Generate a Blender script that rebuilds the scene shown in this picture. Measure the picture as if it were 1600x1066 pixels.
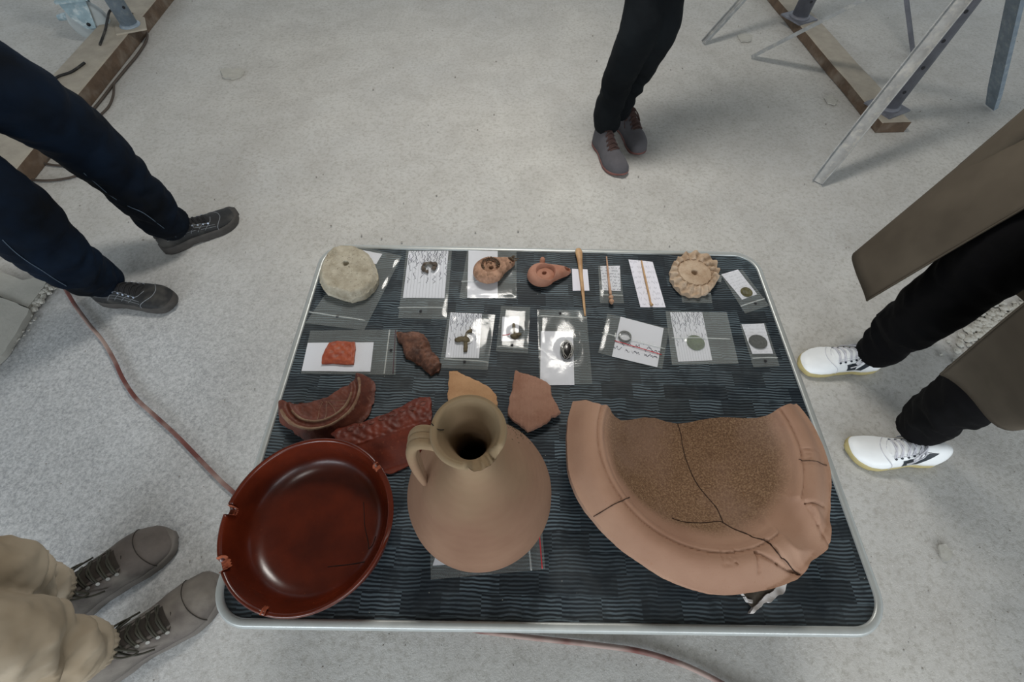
import bpy, bmesh, math, random
from mathutils import Vector, Matrix, noise, geometry
random.seed(7)
PI = math.pi
sc = bpy.context.scene
for o in list(bpy.data.objects): bpy.data.objects.remove(o)

# ---------------------------------------------------------------- camera
FPX = 700.0
PITCH, ROLL = 0.5534288, 0.0281145          # from straight down, and camera roll
CAM = Vector((0, 0, 1.3))
Fw = Vector((0, math.sin(PITCH), -math.cos(PITCH)))
_u = Vector((0, math.cos(PITCH), math.sin(PITCH))); _x = Vector((1, 0, 0))
Xc = _x*math.cos(ROLL) + _u*math.sin(ROLL)
Uc = -_x*math.sin(ROLL) + _u*math.cos(ROLL)
cd = bpy.data.cameras.new('camera'); cam = bpy.data.objects.new('camera', cd); sc.collection.objects.link(cam)
cd.sensor_width = 36; cd.lens = FPX/1600*36; cd.clip_start = .02
m = Matrix((Xc, Uc, -Fw)).transposed().to_4x4(); m.translation = CAM
cam.matrix_world = m
sc.camera = cam

# ---------------------------------------------------------------- light
def srgb(r, g, b):
    f = lambda c: (c/255/12.92) if c/255 <= .04045 else ((c/255+.055)/1.055)**2.4
    return (f(r), f(g), f(b), 1)
w = bpy.data.worlds.new('world'); sc.world = w; w.use_nodes = True
w.node_tree.nodes['Background'].inputs[0].default_value = (0.84, 0.93, 1.0, 1)
w.node_tree.nodes['Background'].inputs[1].default_value = 0.72
def area(name, loc, target, sx, sy, power, col):
    d = bpy.data.lights.new(name, 'AREA'); d.shape = 'RECTANGLE'; d.size = sx; d.size_y = sy; d.energy = power; d.color = col
    o = bpy.data.objects.new(name, d); sc.collection.objects.link(o); o.location = loc
    o.rotation_euler = (Vector(target)-Vector(loc)).to_track_quat('-Z', 'Y').to_euler()
area('window_light_right', (2.3, -3.5, 1.35), (.2, .6, .4), 2.4, 1.0, 52, (.92, .96, 1.0))
area('window_light_left', (-1.5, -3.7, 1.35), (-.2, .8, .4), 2.2, 1.0, 74, (.84, .92, 1.0))
area('ceiling_lamp_light_rear', (-.1, -1.25, 2.44), (-.2, .2, .5), .5, .25, 5, (1.0, .97, .93))
area('ceiling_lamp_light', (.05, 1.85, 2.44), (.05, 1.6, 0), .7, .4, 30, (1.0, .96, .90))
sc.view_settings.view_transform = 'Standard'; sc.view_settings.look = 'None'
sc.view_settings.gamma = 1; sc.view_settings.use_curve_mapping = False
sc.view_settings.exposure = 0.4

# ---------------------------------------------------------------- helpers
def at(px, py, z=0.0):
    "point of the place seen at a pixel of the photograph, at height z"
    d = Fw + Xc*((px-800)/FPX) - Uc*((py-533)/FPX)
    return CAM + d*((z-CAM.z)/d.z)
def pxs(px, py, z): return (at(px, py, z)-CAM).dot(Fw)/FPX
def link(o): sc.collection.objects.link(o); return o
def tag(o, label=None, cat=None, group=None, kind=None):
    if label: o['label'] = label
    if cat: o['category'] = cat
    if group: o['group'] = group
    if kind: o['kind'] = kind
    return o
def empty(name, loc, label, cat, group=None):
    o = link(bpy.data.objects.new(name, None)); o.location = loc; o.empty_display_size = .05
    return tag(o, label, cat, group)
def mesh(name, vs, fs, mat, parent=None, smooth=True, uv=None):
    me = bpy.data.meshes.new(name); me.from_pydata([tuple(v) for v in vs], [], fs); me.update()
    bm = bmesh.new(); bm.from_mesh(me); bmesh.ops.recalc_face_normals(bm, faces=bm.faces); bm.to_mesh(me); bm.free()
    if smooth: me.polygons.foreach_set('use_smooth', [True]*len(me.polygons))
    if uv:
        l = me.uv_layers.new(name='UVMap')
        for lp in me.loops: l.data[lp.index].uv = uv(me.vertices[lp.vertex_index].co)
    me.materials.append(mat)
    o = link(bpy.data.objects.new(name, me))
    if parent:
        o.parent = parent
        mw = Matrix.Translation(parent_world(parent)); o.matrix_parent_inverse = mw.inverted()
    return o
def parent_world(p):
    v = Vector(p.location)
    while p.parent: p = p.parent; v += Vector(p.location) if p.type == 'EMPTY' and p.parent else Vector((0, 0, 0))
    return v if True else v
def place_parent(o, parent):
    o.parent = parent; o.matrix_parent_inverse = Matrix.Translation(parent.location if parent.type == 'EMPTY' else Vector((0,0,0))).inverted()
class MB:
    def __init__(s): s.v = []; s.f = []
    def add(s, vs, fs):
        n = len(s.v); s.v += [Vector(v) for v in vs]; s.f += [tuple(i+n for i in f) for f in fs]; return s
    def build(s, name, mat, parent=None, smooth=True): return mesh(name, s.v, s.f, mat, parent, smooth)
def spline(pts, k=6):
    P = [Vector(p) for p in pts]; out = []
    for i in range(len(P)-1):
        a = P[max(i-1, 0)]; b = P[i]; c = P[i+1]; d = P[min(i+2, len(P)-1)]
        for j in range(k):
            t = j/k
            out.append(.5*((2*b)+(c-a)*t+(2*a-5*b+4*c-d)*t*t+(3*b-a-3*c+d)*t**3))
    out.append(P[-1]); return out
def tube(pts, r, n=8, k=5, smoothpath=True, flat=1.0):
    """r number or list (per control point); returns verts, faces"""
    if smoothpath and len(pts) > 2:
        if isinstance(r, (list, tuple)):
            q = spline([(rr, 0, 0) for rr in r], k); rr = [max(v.x, 1e-4) for v in q]
        P = spline(pts, k)
        if not isinstance(r, (list, tuple)): rr = [r]*len(P)
    else:
        P = [Vector(p) for p in pts]; rr = list(r) if isinstance(r, (list, tuple)) else [r]*len(P)
    vs = []; fs = []
    up = None
    for i, p in enumerate(P):
        t = (P[min(i+1, len(P)-1)]-P[max(i-1, 0)]).normalized()
        if up is None:
            up = Vector((0, 0, 1)) if abs(t.z) < .9 else Vector((0, 1, 0))
        a = t.cross(up).normalized(); b = a.cross(t).normalized(); up = b
        for j in range(n):
            an = 2*PI*j/n
            vs.append(p + a*(math.cos(an)*rr[i]) + b*(math.sin(an)*rr[i]*flat))
    for i in range(len(P)-1):
        for j in range(n):
            fs.append((i*n+j, i*n+(j+1) % n, (i+1)*n+(j+1) % n, (i+1)*n+j))
    fs.append(tuple(range(n))); fs.append(tuple(range((len(P)-1)*n, len(P)*n)))
    return vs, fs
def lathe(prof, c, n=96, rf=None, zf=None):
    """prof: list of (r,z) going round a closed section from the axis to the axis"""
    vs = []; fs = []
    for i in range(n):
        a = 2*PI*i/n
        for (r, z) in prof:
            r2 = rf(r, z, a) if rf else r; z2 = zf(r, z, a) if zf else z
            vs.append(Vector((c[0]+r2*math.cos(a), c[1]+r2*math.sin(a), c[2]+z2)))
    k = len(prof)
    for i in range(n):
        for j in range(k-1):
            fs.append((i*k+j, ((i+1) % n)*k+j, ((i+1) % n)*k+j+1, i*k+j+1))
    return vs, fs
def box(c, sx, sy, sz, rot=0, bev=0):
    vs = []; fs = [(0,1,2,3),(4,7,6,5),(0,4,5,1),(1,5,6,2),(2,6,7,3),(3,7,4,0)]
    R = Matrix.Rotation(rot, 3, 'Z')
    for z in (-1, 1):
        for x, y in ((-1,-1),(1,-1),(1,1),(-1,1)):
            vs.append(Vector(c)+R@Vector((x*sx/2, y*sy/2, z*sz/2)))
    return vs, fs
def resample(poly, step, jit=0, seed=0):
    out = []; n = len(poly)
    for i in range(n):
        a = Vector(poly[i][:2]); b = Vector(poly[(i+1) % n][:2]); L = (b-a).length; k = max(1, int(L/step))
        nrm = Vector((b.y-a.y, a.x-b.x))/max(L, 1e-6)
        for j in range(k):
            p = a.lerp(b, j/k)
            if jit: p = p + nrm*(noise.noise(Vector((p.x*60, p.y*60, seed)))*jit + noise.noise(Vector((p.x*220, p.y*220, seed+5)))*jit*.5)
            out.append(p)
    return out
def smoothpoly(poly, k=4):
    n = len(poly); P = [Vector((p[0], p[1], 0)) for p in poly]; out = []
    for i in range(n):
        a, b, c, d = P[i-1], P[i], P[(i+1) % n], P[(i+2) % n]
        for j in range(k):
            t = j/k; q = .5*((2*b)+(c-a)*t+(2*a-5*b+4*c-d)*t*t+(3*b-a-3*c+d)*t**3); out.append(q)
    return out
def plate(name, outline, zf, mat, parent=None, step=.004, thick=None, zbase=None, jit=0, shrink=1.0, seed=0, uv=None, smooth=True, bottom=None):
    """solid sheet: closed outline (world xy), top height zf(x,y); flat or offset underside"""
    ol = resample(outline, step, jit, seed)
    xs = [p.x for p in ol]; ys = [p.y for p in ol]
    co = [Vector((p.x, p.y)) for p in ol]; nb = len(co)
    face = [list(range(nb))]
    y = min(ys)+step*.5; row = 0
    def inside(x, y):
        c = False; j = nb-1
        for i in range(nb):
            if (ys[i] > y) != (ys[j] > y) and x < (xs[j]-xs[i])*(y-ys[i])/(ys[j]-ys[i])+xs[i]: c = not c
            j = i
        return c
    # scanline fill of interior points
    while y < max(ys):
        cr = []
        j = nb-1
        for i in range(nb):
            if (ys[i] > y) != (ys[j] > y): cr.append((xs[j]-xs[i])*(y-ys[i])/(ys[j]-ys[i])+xs[i])
            j = i
        cr.sort()
        for a, b in zip(cr[::2], cr[1::2]):
            x = a+step*(.6+.5*(row % 2))
            while x < b-step*.5: co.append(Vector((x, y))); x += step
        y += step*.87; row += 1
    r = geometry.delaunay_2d_cdt(co, [], face, 1, 1e-7)
    v2, f2 = r[0], r[2]
    n = len(v2); cx = sum(xs)/nb; cy = sum(ys)/nb
    top = [Vector((v.x, v.y, zf(v.x, v.y))) for v in v2]
    if bottom: bot = [Vector((cx+(v.x-cx)*shrink, cy+(v.y-cy)*shrink, bottom(v.x, v.y))) for v in v2]
    elif thick is not None: bot = [Vector((t.x, t.y, t.z-thick)) for t in top]
    else: bot = [Vector((cx+(v.x-cx)*shrink, cy+(v.y-cy)*shrink, zbase)) for v in v2]
    cnt = {}
    for f in f2:
        for i in range(len(f)):
            e = (f[i], f[(i+1) % len(f)]); cnt[e] = 1
    fs = [tuple(f) for f in f2] + [tuple(i+n for i in reversed(f)) for f in f2]
    for (a, b) in cnt:
        if (b, a) not in cnt: fs.append((a, a+n, b+n, b))
    me = bpy.data.meshes.new(name); me.from_pydata(top+bot, [], fs); me.update()
    bm = bmesh.new(); bm.from_mesh(me); bmesh.ops.recalc_face_normals(bm, faces=bm.faces)
    if smooth:
        for f in bm.faces: f.smooth = True
        for e in bm.edges:
            if len(e.link_faces) == 2 and e.calc_face_angle(0) > .9: e.smooth = False
    bm.to_mesh(me); bm.free()
    if uv:
        l = me.uv_layers.new(name='UVMap')
        for lp in me.loops: l.data[lp.index].uv = uv(me.vertices[lp.vertex_index].co)
    me.materials.append(mat)
    o = link(bpy.data.objects.new(name, me))
    if parent: place_parent(o, parent)
    return o
def pxpoly(pts, z): return [at(x, y, z) for x, y in pts]
def edgedist(poly):
    P = [Vector(p[:2]) for p in poly]
    def d(x, y):
        q = Vector((x, y)); best = 9
        for i in range(len(P)):
            a = P[i]; b = P[(i+1) % len(P)]; ab = b-a; L = ab.length_squared
            t = 0 if L == 0 else max(0, min(1, (q-a).dot(ab)/L)); best = min(best, (q-(a+ab*t)).length)
        return best
    return d
def segd(x, y, a, b):
    q = Vector((x, y)); a = Vector(a[:2]); b = Vector(b[:2]); ab = b-a; t = max(0, min(1, (q-a).dot(ab)/max(ab.length_squared, 1e-9)))
    return (q-(a+ab*t)).length
def nz(x, y, s, seed=0): return noise.noise(Vector((x*s, y*s, seed*3.7)))
def sm(a, b, x): t = max(0, min(1, (x-a)/(b-a))); return t*t*(3-2*t)

# ---------------------------------------------------------------- materials
class NT:
    def __init__(s, name):
        s.m = bpy.data.materials.new(name); s.m.use_nodes = True; s.t = s.m.node_tree; s.b = s.t.nodes['Principled BSDF']; s.out = s.t.nodes['Material Output']
    def n(s, typ, **kw):
        nd = s.t.nodes.new(typ)
        for k, v in kw.items():
            if k == 'ins':
                for a, b in v.items():
                    if isinstance(b, bpy.types.NodeSocket): s.t.links.new(b, nd.inputs[a])
                    else: nd.inputs[a].default_value = b
            else: setattr(nd, k, v)
        return nd
    def l(s, a, b): s.t.links.new(a, b)
    def ramp(s, fac, stops, interp='LINEAR'):
        r = s.n('ShaderNodeValToRGB'); s.l(fac, r.inputs[0]); r.color_ramp.interpolation = interp
        e = r.color_ramp.elements
        while len(e) < len(stops): e.new(.5)
        for i, (p, c) in enumerate(stops): e[i].position = p; e[i].color = c if len(c) == 4 else (*c, 1)
        return r.outputs[0]
    def mix(s, fac, a, b, mode='MIX'):
        x = s.n('ShaderNodeMix', data_type='RGBA', blend_type=mode)
        for i, v in ((0, fac), (6, a), (7, b)):
            if isinstance(v, bpy.types.NodeSocket): s.l(v, x.inputs[i])
            else: x.inputs[i].default_value = v
        return x.outputs[2]
    def math(s, op, a, b=0.0, c=0.0):
        x = s.n('ShaderNodeMath', operation=op)
        for i, v in enumerate((a, b, c)):
            if isinstance(v, bpy.types.NodeSocket): s.l(v, x.inputs[i])
            else: x.inputs[i].default_value = v
        return x.outputs[0]
    def noise(s, scale, detail=4, rough=.6, vec=None, dist=0):
        x = s.n('ShaderNodeTexNoise', ins={'Scale': scale, 'Detail': detail, 'Roughness': rough, 'Distortion': dist})
        s.l(vec if vec else s.pos(), x.inputs['Vector']); return x.outputs['Fac']
    def pos(s):
        if not hasattr(s, '_p'): s._p = s.n('ShaderNodeTexCoord').outputs['Object']
        return s._p
    def bump(s, h, strength=.3, dist=.002, prev=None):
        b = s.n('ShaderNodeBump', ins={'Strength': strength, 'Distance': dist, 'Height': h})
        if prev: s.l(prev, b.inputs['Normal'])
        s.l(b.outputs[0], s.b.inputs['Normal']); return b.outputs[0]
    def base(s, c, rough=.8, metal=0, spec=.5):
        if isinstance(c, bpy.types.NodeSocket): s.l(c, s.b.inputs['Base Color'])
        else: s.b.inputs['Base Color'].default_value = c
        s.b.inputs['Roughness'].default_value = rough; s.b.inputs['Metallic'].default_value = metal
        s.b.inputs['Specular IOR Level'].default_value = spec
def simple(name, col, rough=.7, metal=0, var=.25, scale=30, bump=.2, bdist=.001, col2=None, spec=.4, s2=None):
    t = NT(name); c2 = col2 or tuple(x*(1-var) for x in col[:3])+(1,)
    f = t.noise(scale, 6, .65); c = t.ramp(f, [(.35, c2), (.65, col)])
    if s2:
        g = t.noise(s2[0], 3, .6); c = t.mix(t.ramp(g, [(s2[2], (0,0,0)), (s2[3], (1,1,1))]), c, s2[1])
    t.base(c, rough, metal, spec)
    if bump: t.bump(t.noise(scale*8, 5, .7), bump, bdist)
    return t.m

def floor_mat():
    t = NT('dusty_concrete'); p = t.pos()
    big = t.noise(.9, 5, .55); mid = t.noise(5, 6, .65, dist=.6); fine = t.noise(70, 6, .75)
    grain = t.noise(260, 3, .7)
    c = t.ramp(big, [(.3, srgb(180, 180, 178)), (.7, srgb(198, 196, 190))])
    c = t.mix(t.ramp(mid, [(.38, (0,0,0)), (.72, (.55,.55,.55))]), c, srgb(162, 159, 154))
    c = t.mix(t.ramp(fine, [(.36, (.6,.6,.6)), (.52, (0,0,0))]), c, srgb(150, 146, 138))
    c = t.mix(t.ramp(grain, [(.56, (0,0,0)), (.72, (.5,.5,.5))]), c, srgb(222, 219, 212))
    # dark specks of grit
    v = t.n('ShaderNodeTexVoronoi', ins={'Scale': 34.0, 'Randomness': 1.0}); t.l(p, v.inputs['Vector'])
    sp = t.ramp(v.outputs['Distance'], [(.03, (.8,.8,.8)), (.07, (0,0,0))]); 
    keep = t.ramp(t.noise(9, 2, .5), [(.55, (0,0,0)), (.62, (1,1,1))])
    c = t.mix(t.math('MULTIPLY', sp, keep), c, srgb(92, 88, 82))
    # coarse bluish grit patch in front left
    gp = t.n('ShaderNodeVectorMath', operation='DISTANCE'); t.l(p, gp.inputs[0]); gp.inputs[1].default_value = (-1.35, .35, 0)
    near = t.ramp(gp.outputs['Value'], [(.45, (1,1,1)), (1.0, (0,0,0))])
    gr = t.noise(110, 4, .8)
    c = t.mix(t.math('MULTIPLY', near, .62), c, t.ramp(gr, [(.36, srgb(122, 128, 136)), (.62, srgb(196, 200, 204))]))
    t.base(c, .92, 0, .2)
    # trowel strokes
    st = t.n('ShaderNodeTexWave', ins={'Scale': 2.2, 'Distortion': 9.0, 'Detail': 3.0, 'Detail Scale': 1.2}); t.l(p, st.inputs['Vector'])
    b = t.bump(st.outputs['Fac'], .12, .006)
    b = t.bump(mid, .35, .006, b); b = t.bump(fine, .55, .0035, b); t.bump(grain, .5, .0012, b)
    return t.m
def table_mat():
    t = NT('striped_laminate'); p = t.pos()
    sx = t.n('ShaderNodeSeparateXYZ'); t.l(p, sx.inputs[0]); X, Y = sx.outputs[0], sx.outputs[1]
    M = t.math
    # blocks: columns with ragged edges, each with its own line phase
    row = M('FLOOR', M('DIVIDE', Y, .031))
    rn = t.n('ShaderNodeTexWhiteNoise', noise_dimensions='1D'); t.l(row, rn.inputs['W'])
    xs = M('ADD', M('DIVIDE', X, .062), M('MULTIPLY', rn.outputs['Value'], 1.0))
    col = M('FLOOR', xs)
    wn = t.n('ShaderNodeTexWhiteNoise', noise_dimensions='2D'); cv = t.n('ShaderNodeCombineXYZ'); t.l(col, cv.inputs[0]); t.l(row, cv.inputs[1]); t.l(cv.outputs[0], wn.inputs['Vector'])
    wob = t.noise(16, 2, .5); wob2 = t.noise(45, 2, .5)
    ph = M('ADD', M('MULTIPLY', Y, 1/.0058), M('MULTIPLY', wn.outputs['Value'], .9))
    ph = M('ADD', ph, M('MULTIPLY', wob, 2.0)); ph = M('ADD', ph, M('MULTIPLY', wob2, .5))
    tri = M('PINGPONG', ph, .5)
    line = t.ramp(tri, [(.20, (0,0,0)), (.34, (1,1,1))])
    str_ = t.noise(24, 3, .6)
    # line strength varies per block
    sep = t.n('ShaderNodeSeparateColor'); t.l(wn.outputs['Color'], sep.inputs[0])
    st = M('MULTIPLY', line, M('ADD', .2, M('MULTIPLY', sep.outputs[1], .8)))
    brk = t.ramp(str_, [(.40, (.5,.5,.5)), (.5, (1,1,1))]); st = M('MULTIPLY', st, brk)
    dark = t.mix(t.ramp(t.noise(7, 2, .5), [(.4, (0,0,0)), (.6, (1,1,1))]), srgb(14, 23, 31), srgb(24, 29, 33))
    c = t.mix(st, dark, srgb(90, 104, 112))
    d = t.ramp(t.noise(5, 4, .7), [(.45, (0,0,0)), (.75, (.25,.25,.25))]); c = t.mix(d, c, srgb(104, 108, 108))
    sp = t.n('ShaderNodeTexVoronoi', ins={'Scale': 42.0}); t.l(p, sp.inputs['Vector'])
    c = t.mix(t.ramp(sp.outputs['Distance'], [(.022, (.7,.7,.7)), (.04, (0,0,0))]), c, srgb(170, 168, 160))
    t.base(c, .6, 0, .2); t.bump(t.noise(300, 2, .5), .1, .0004)
    return t.m
def paper_mat(name, style, col=srgb(226, 226, 236)):
    t = NT(name); uvn = t.n('ShaderNodeTexCoord').outputs['UV']
    sx = t.n('ShaderNodeSeparateXYZ'); t.l(uvn, sx.inputs[0]); u, v = sx.outputs[0], sx.outputs[1]; M = t.math
    c = col; ink = None
    def scr(a, b, n, dens, w):      # rows of scribbled handwriting running along b
        r = M('MULTIPLY', a, n); fr = M('FRACT', r); idx = M('FLOOR', r)
        cv = t.n('ShaderNodeCombineXYZ'); t.l(M('MULTIPLY', b, dens), cv.inputs[0]); t.l(M('MULTIPLY', idx, 3.17), cv.inputs[1])
        nn = t.n('ShaderNodeTexNoise', ins={'Scale': 1.0, 'Detail': 2.0}); t.l(cv.outputs[0], nn.inputs['Vector'])
        off = M('ADD', .5, M('MULTIPLY', M('SUBTRACT', nn.outputs['Fac'], .5), 1.7))
        dl = M('ABSOLUTE', M('SUBTRACT', fr, off)); ln = M('LESS_THAN', dl, w)
        gate = t.n('ShaderNodeTexNoise', ins={'Scale': .33, 'Detail': 0.0}); t.l(cv.outputs[0], gate.inputs['Vector'])
        return M('MULTIPLY', ln, M('GREATER_THAN', gate.outputs['Fac'], .45))
    if style == 'form':        # ruled record card, rules running down the card
        rule = M('LESS_THAN', M('PINGPONG', M('MULTIPLY', u, 13.0), .5), .05)
        ink = M('MAXIMUM', M('MULTIPLY', rule, .5), M('MULTIPLY', M('MULTIPLY', scr(u, v, 6.5, 15.0, .07), M('GREATER_THAN', v, .3)), .8))
        top = M('MULTIPLY', scr(u, v, 13.0, 20.0, .12), M('GREATER_THAN', v, .7)); ink = M('MAXIMUM', ink, top)
    elif style == 'hand':
        ink = M('MULTIPLY', scr(v, u, 8.0, 26.0, .11), .8)
    elif style == 'note':
        band = M('MULTIPLY', M('GREATER_THAN', v, .18), M('LESS_THAN', v, .46)); ink = M('MULTIPLY', scr(v, u, 7.0, 22.0, .1), band)
    elif style == 'faint':
        ink = M('MULTIPLY', scr(v, u, 9.0, 24.0, .1), .3)
    if ink is not None: c = t.mix(ink, col, srgb(72, 72, 92))
    t.base(c, .85, 0, .2); t.bump(t.noise(60, 3, .5), .15, .0006)
    return t.m
def film_mat(name='bag_film', haze=.06, col=(.78, .82, .80, 1)):
    t = NT(name); nt = t.t
    tr = t.n('ShaderNodeBsdfTransparent', ins={'Color': (.97, .975, .97, 1)})
    gl = t.n('ShaderNodeBsdfGlossy', ins={'Roughness': .11, 'Color': (1, 1, 1, 1)})
    df = t.n('ShaderNodeBsdfDiffuse', ins={'Color': col})
    bp = t.n('ShaderNodeBump', ins={'Strength': .2, 'Distance': .002, 'Height': t.noise(26, 2, .5, dist=1.5)})
    t.l(bp.outputs[0], gl.inputs['Normal'])
    fr = t.n('ShaderNodeLayerWeight', ins={'Blend': .5}); t.l(bp.outputs[0], fr.inputs['Normal'])
    m1 = t.n('ShaderNodeMixShader', ins={0: haze}); t.l(tr.outputs[0], m1.inputs[1]); t.l(df.outputs[0], m1.inputs[2])
    m2 = t.n('ShaderNodeMixShader'); t.l(t.math('ADD', t.math('MULTIPLY', t.math('POWER', fr.outputs['Facing'], 4.0), .2), .010), m2.inputs[0]); t.l(m1.outputs[0], m2.inputs[1]); t.l(gl.outputs[0], m2.inputs[2])
    t.l(m2.outputs[0], t.out.inputs['Surface'])
    return t.m
def clay(name, col, col2, dark, rough=.8, spots=.6, scale=14, grit=220, bump=.35, spec=.3, bd=.0008):
    t = NT(name)
    c = t.ramp(t.noise(scale, 5, .6), [(.35, col2), (.62, col)])
    c = t.mix(t.ramp(t.noise(grit, 2, .6), [(.62, (0,0,0)), (.74, (spots, spots, spots))]), c, dark)
    c = t.mix(t.ramp(t.noise(grit*1.3, 2, .6), [(.28, (spots*.6,)*3), (.38, (0,0,0))]), c, tuple(min(1, x*1.5) for x in col[:3])+(1,))
    t.base(c, rough, 0, spec); b = t.bump(t.noise(grit, 4, .7), bump, bd); t.bump(t.noise(30, 3, .5), .2, .002, b)
    return t.m
M_FLOOR = floor_mat(); M_TABLE = table_mat()
M_ALU = simple('aluminium_edge', srgb(176, 180, 178), .38, .35, .1, 40, .1)
M_STEEL = simple('painted_steel', srgb(160, 162, 162), .55, .2, .3, 18, .3, s2=(40, srgb(180, 178, 172), .5, .8))
M_STEELB = simple('blue_grey_steel', srgb(132, 146, 158), .5, .2, .25, 18, .3, s2=(40, srgb(156, 164, 168), .5, .8))
M_STEELD = simple('dark_grey_steel', srgb(112, 114, 122), .55, .2, .3, 18, .3)  # darker grey steel for the two right-hand props and one tripod leg
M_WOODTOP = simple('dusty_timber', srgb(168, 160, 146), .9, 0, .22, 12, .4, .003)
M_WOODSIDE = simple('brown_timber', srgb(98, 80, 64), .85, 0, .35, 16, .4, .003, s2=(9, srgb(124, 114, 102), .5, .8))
M_BLACK = simple('black_rubber', srgb(30, 29, 28), .6, 0, .3, 40, .1, s2=(20, srgb(74, 70, 64), .5, .7))
M_CABLE = simple('dusty_brown_cable', srgb(78, 68, 60), .8, 0, .3, 20, .2)
M_REDCABLE = simple('dusty_red_cable', srgb(108, 62, 56), .75, 0, .3, 9, .2, s2=(6, srgb(152, 132, 124), .42, .6))
M_DARK = simple('dark_gap', srgb(18, 14, 12), .95, 0, .2, 40, 0)
M_CRACK = simple('brown_crack', srgb(52, 34, 24), .95, 0, .3, 40, 0)
M_HOLE = simple('hole_edge', srgb(32, 32, 36), .8, 0, .2, 40, 0)

# ---------------------------------------------------------------- floor
def floor_z(x, y): return 0
me_v = []; me_f = []
N = 90; S = 7.0
for j in range(N+1):
    for i in range(N+1):
        x = -S+2*S*i/N; y = -S+1.2+2*S*j/N
        me_v.append((x, y, -.004+nz(x, y, 1.3, 1)*.004))
for j in range(N):
    for i in range(N): me_f.append((j*(N+1)+i, j*(N+1)+i+1, (j+1)*(N+1)+i+1, (j+1)*(N+1)+i))
fl = mesh('floor', me_v, me_f, M_FLOOR); tag(fl, 'dusty pale grey concrete floor with trowel marks and grit', kind='structure')

mc = NT('dim_ceiling_concrete'); mc.base(mc.ramp(mc.noise(2.0, 5, .6), [(.35, srgb(120, 116, 108)), (.65, srgb(140, 136, 128))]), .95, 0, .1)
v_, f_ = box((0, 1.2, 2.60), 9.0, 8.4, .20); ce = mesh('ceiling', v_, f_, mc.m, None, False); tag(ce, 'plain grey concrete ceiling slab', kind='structure')
# ---------------------------------------------------------------- table
TZ = .5
TC = Vector((.067, .371)); TW, TD, TY = 1.044, .779, math.radians(.69)
tab = empty('folding_table', (TC.x, TC.y, 0), 'low table with dark blue-green striped top and rounded aluminium edge', 'table')
def rrect(W, D, r, n=10):
    out = []
    for cx, cy, a0 in ((W/2-r, D/2-r, 0), (-W/2+r, D/2-r, PI/2), (-W/2+r, -D/2+r, PI), (W/2-r, -D/2+r, 1.5*PI)):
        for i in range(n+1):
            a = a0+PI/2*i/n; out.append(Vector((cx+r*math.cos(a), cy+r*math.sin(a))))
    R = Matrix.Rotation(TY, 2)
    return [R@p+TC for p in out]
inner = rrect(TW-.026, TD-.026, .05)
pl = []
n = len(inner)
vs = [(p.x, p.y, TZ) for p in inner]+[(p.x, p.y, TZ-.016) for p in inner]
fs = [tuple(range(n)), tuple(range(2*n-1, n-1, -1))]+[(i, (i+1) % n, n+(i+1) % n, n+i) for i in range(n)]
mesh('tabletop', vs, fs, M_TABLE, tab, False)
# edge profile (offset inward, z)
prof = [(.0145, -.001), (.0140, .0022), (.0115, .0034), (.0045, .0026), (.0022, .0010), (.0020, -.0022), (0, -.004), (0, -.022), (.004, -.026), (.0145, -.026)]
vs = []; fs = []
loops = [rrect(TW-2*a, TD-2*a, .062-a) for a, z in prof]; n = len(loops[0]); k = len(prof)
for j, (a, z) in enumerate(prof): vs += [(p.x, p.y, TZ+z) for p in loops[j]]
for j in range(k):
    for i in range(n): fs.append((j*n+i, j*n+(i+1) % n, ((j+1) % k)*n+(i+1) % n, ((j+1) % k)*n+i))
mesh('table_edge', vs, fs, M_ALU, tab)
for sx in (-1, 1):
    for sy in (-1, 1):
        R = Matrix.Rotation(TY, 2); p = R@Vector((sx*(TW/2-.13), sy*(TD/2-.10)))+TC
        v, f = tube([(p.x, p.y, TZ-.02), (p.x+sx*.01, p.y+sy*.01, .004)], .013, 12, smoothpath=False)
        lg = mesh('leg', v, f, M_ALU, tab)
        v, f = tube([(p.x+sx*.01, p.y+sy*.01, .02), (p.x+sx*.01, p.y+sy*.01, -.001)], .016, 12, smoothpath=False)
        mesh('foot_cap', v, f, M_BLACK, tab)
for sy in (-1, 1):
    R = Matrix.Rotation(TY, 2); a = R@Vector((-(TW/2-.13), sy*(TD/2-.10)))+TC; b = R@Vector(((TW/2-.13), sy*(TD/2-.10)))+TC
    v, f = tube([(a.x, a.y, .30), (b.x, b.y, .30)], .008, 8, smoothpath=False); mesh('cross_rail', v, f, M_ALU, tab)
def T(px, py, dz=0): return at(px, py, TZ+dz)

def solve(px, py, zf, z0=TZ+.09):
    z = z0
    for _ in range(20): q = at(px, py, z); z = z*.6+.4*zf(q.x, q.y)
    return at(px, py, z)
# ---------------------------------------------------------------- bags, papers
M_FILM = film_mat(); M_FILM2 = film_mat('bag_film_milky', .09); M_FILMC = film_mat('bag_film_clear', .055)
M_ZIP = film_mat('zip_track', .24, (.85, .88, .86, 1)); M_HEAD = film_mat('bag_header', .34, (.66, .62, .64, 1))
M_RED = simple('red_line', srgb(190, 44, 52), .5, 0, .1, 20, 0)
M_DKRED = simple('dark_line', srgb(70, 40, 52), .5, 0, .1, 20, 0)
PAP = {s: paper_mat('paper_'+s, s) for s in ('plain', 'form', 'hand', 'note', 'faint')}
lay = [0]
def quad_uv(q):
    o = Vector(q[3][:2]); a = Vector(q[2][:2])-o; b = Vector(q[0][:2])-o; det = a.x*b.y-a.y*b.x
    def uv(co):
        d = Vector(co[:2])-o; return ((d.x*b.y-d.y*b.x)/det, (a.x*d.y-a.y*d.x)/det)
    return uv
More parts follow.
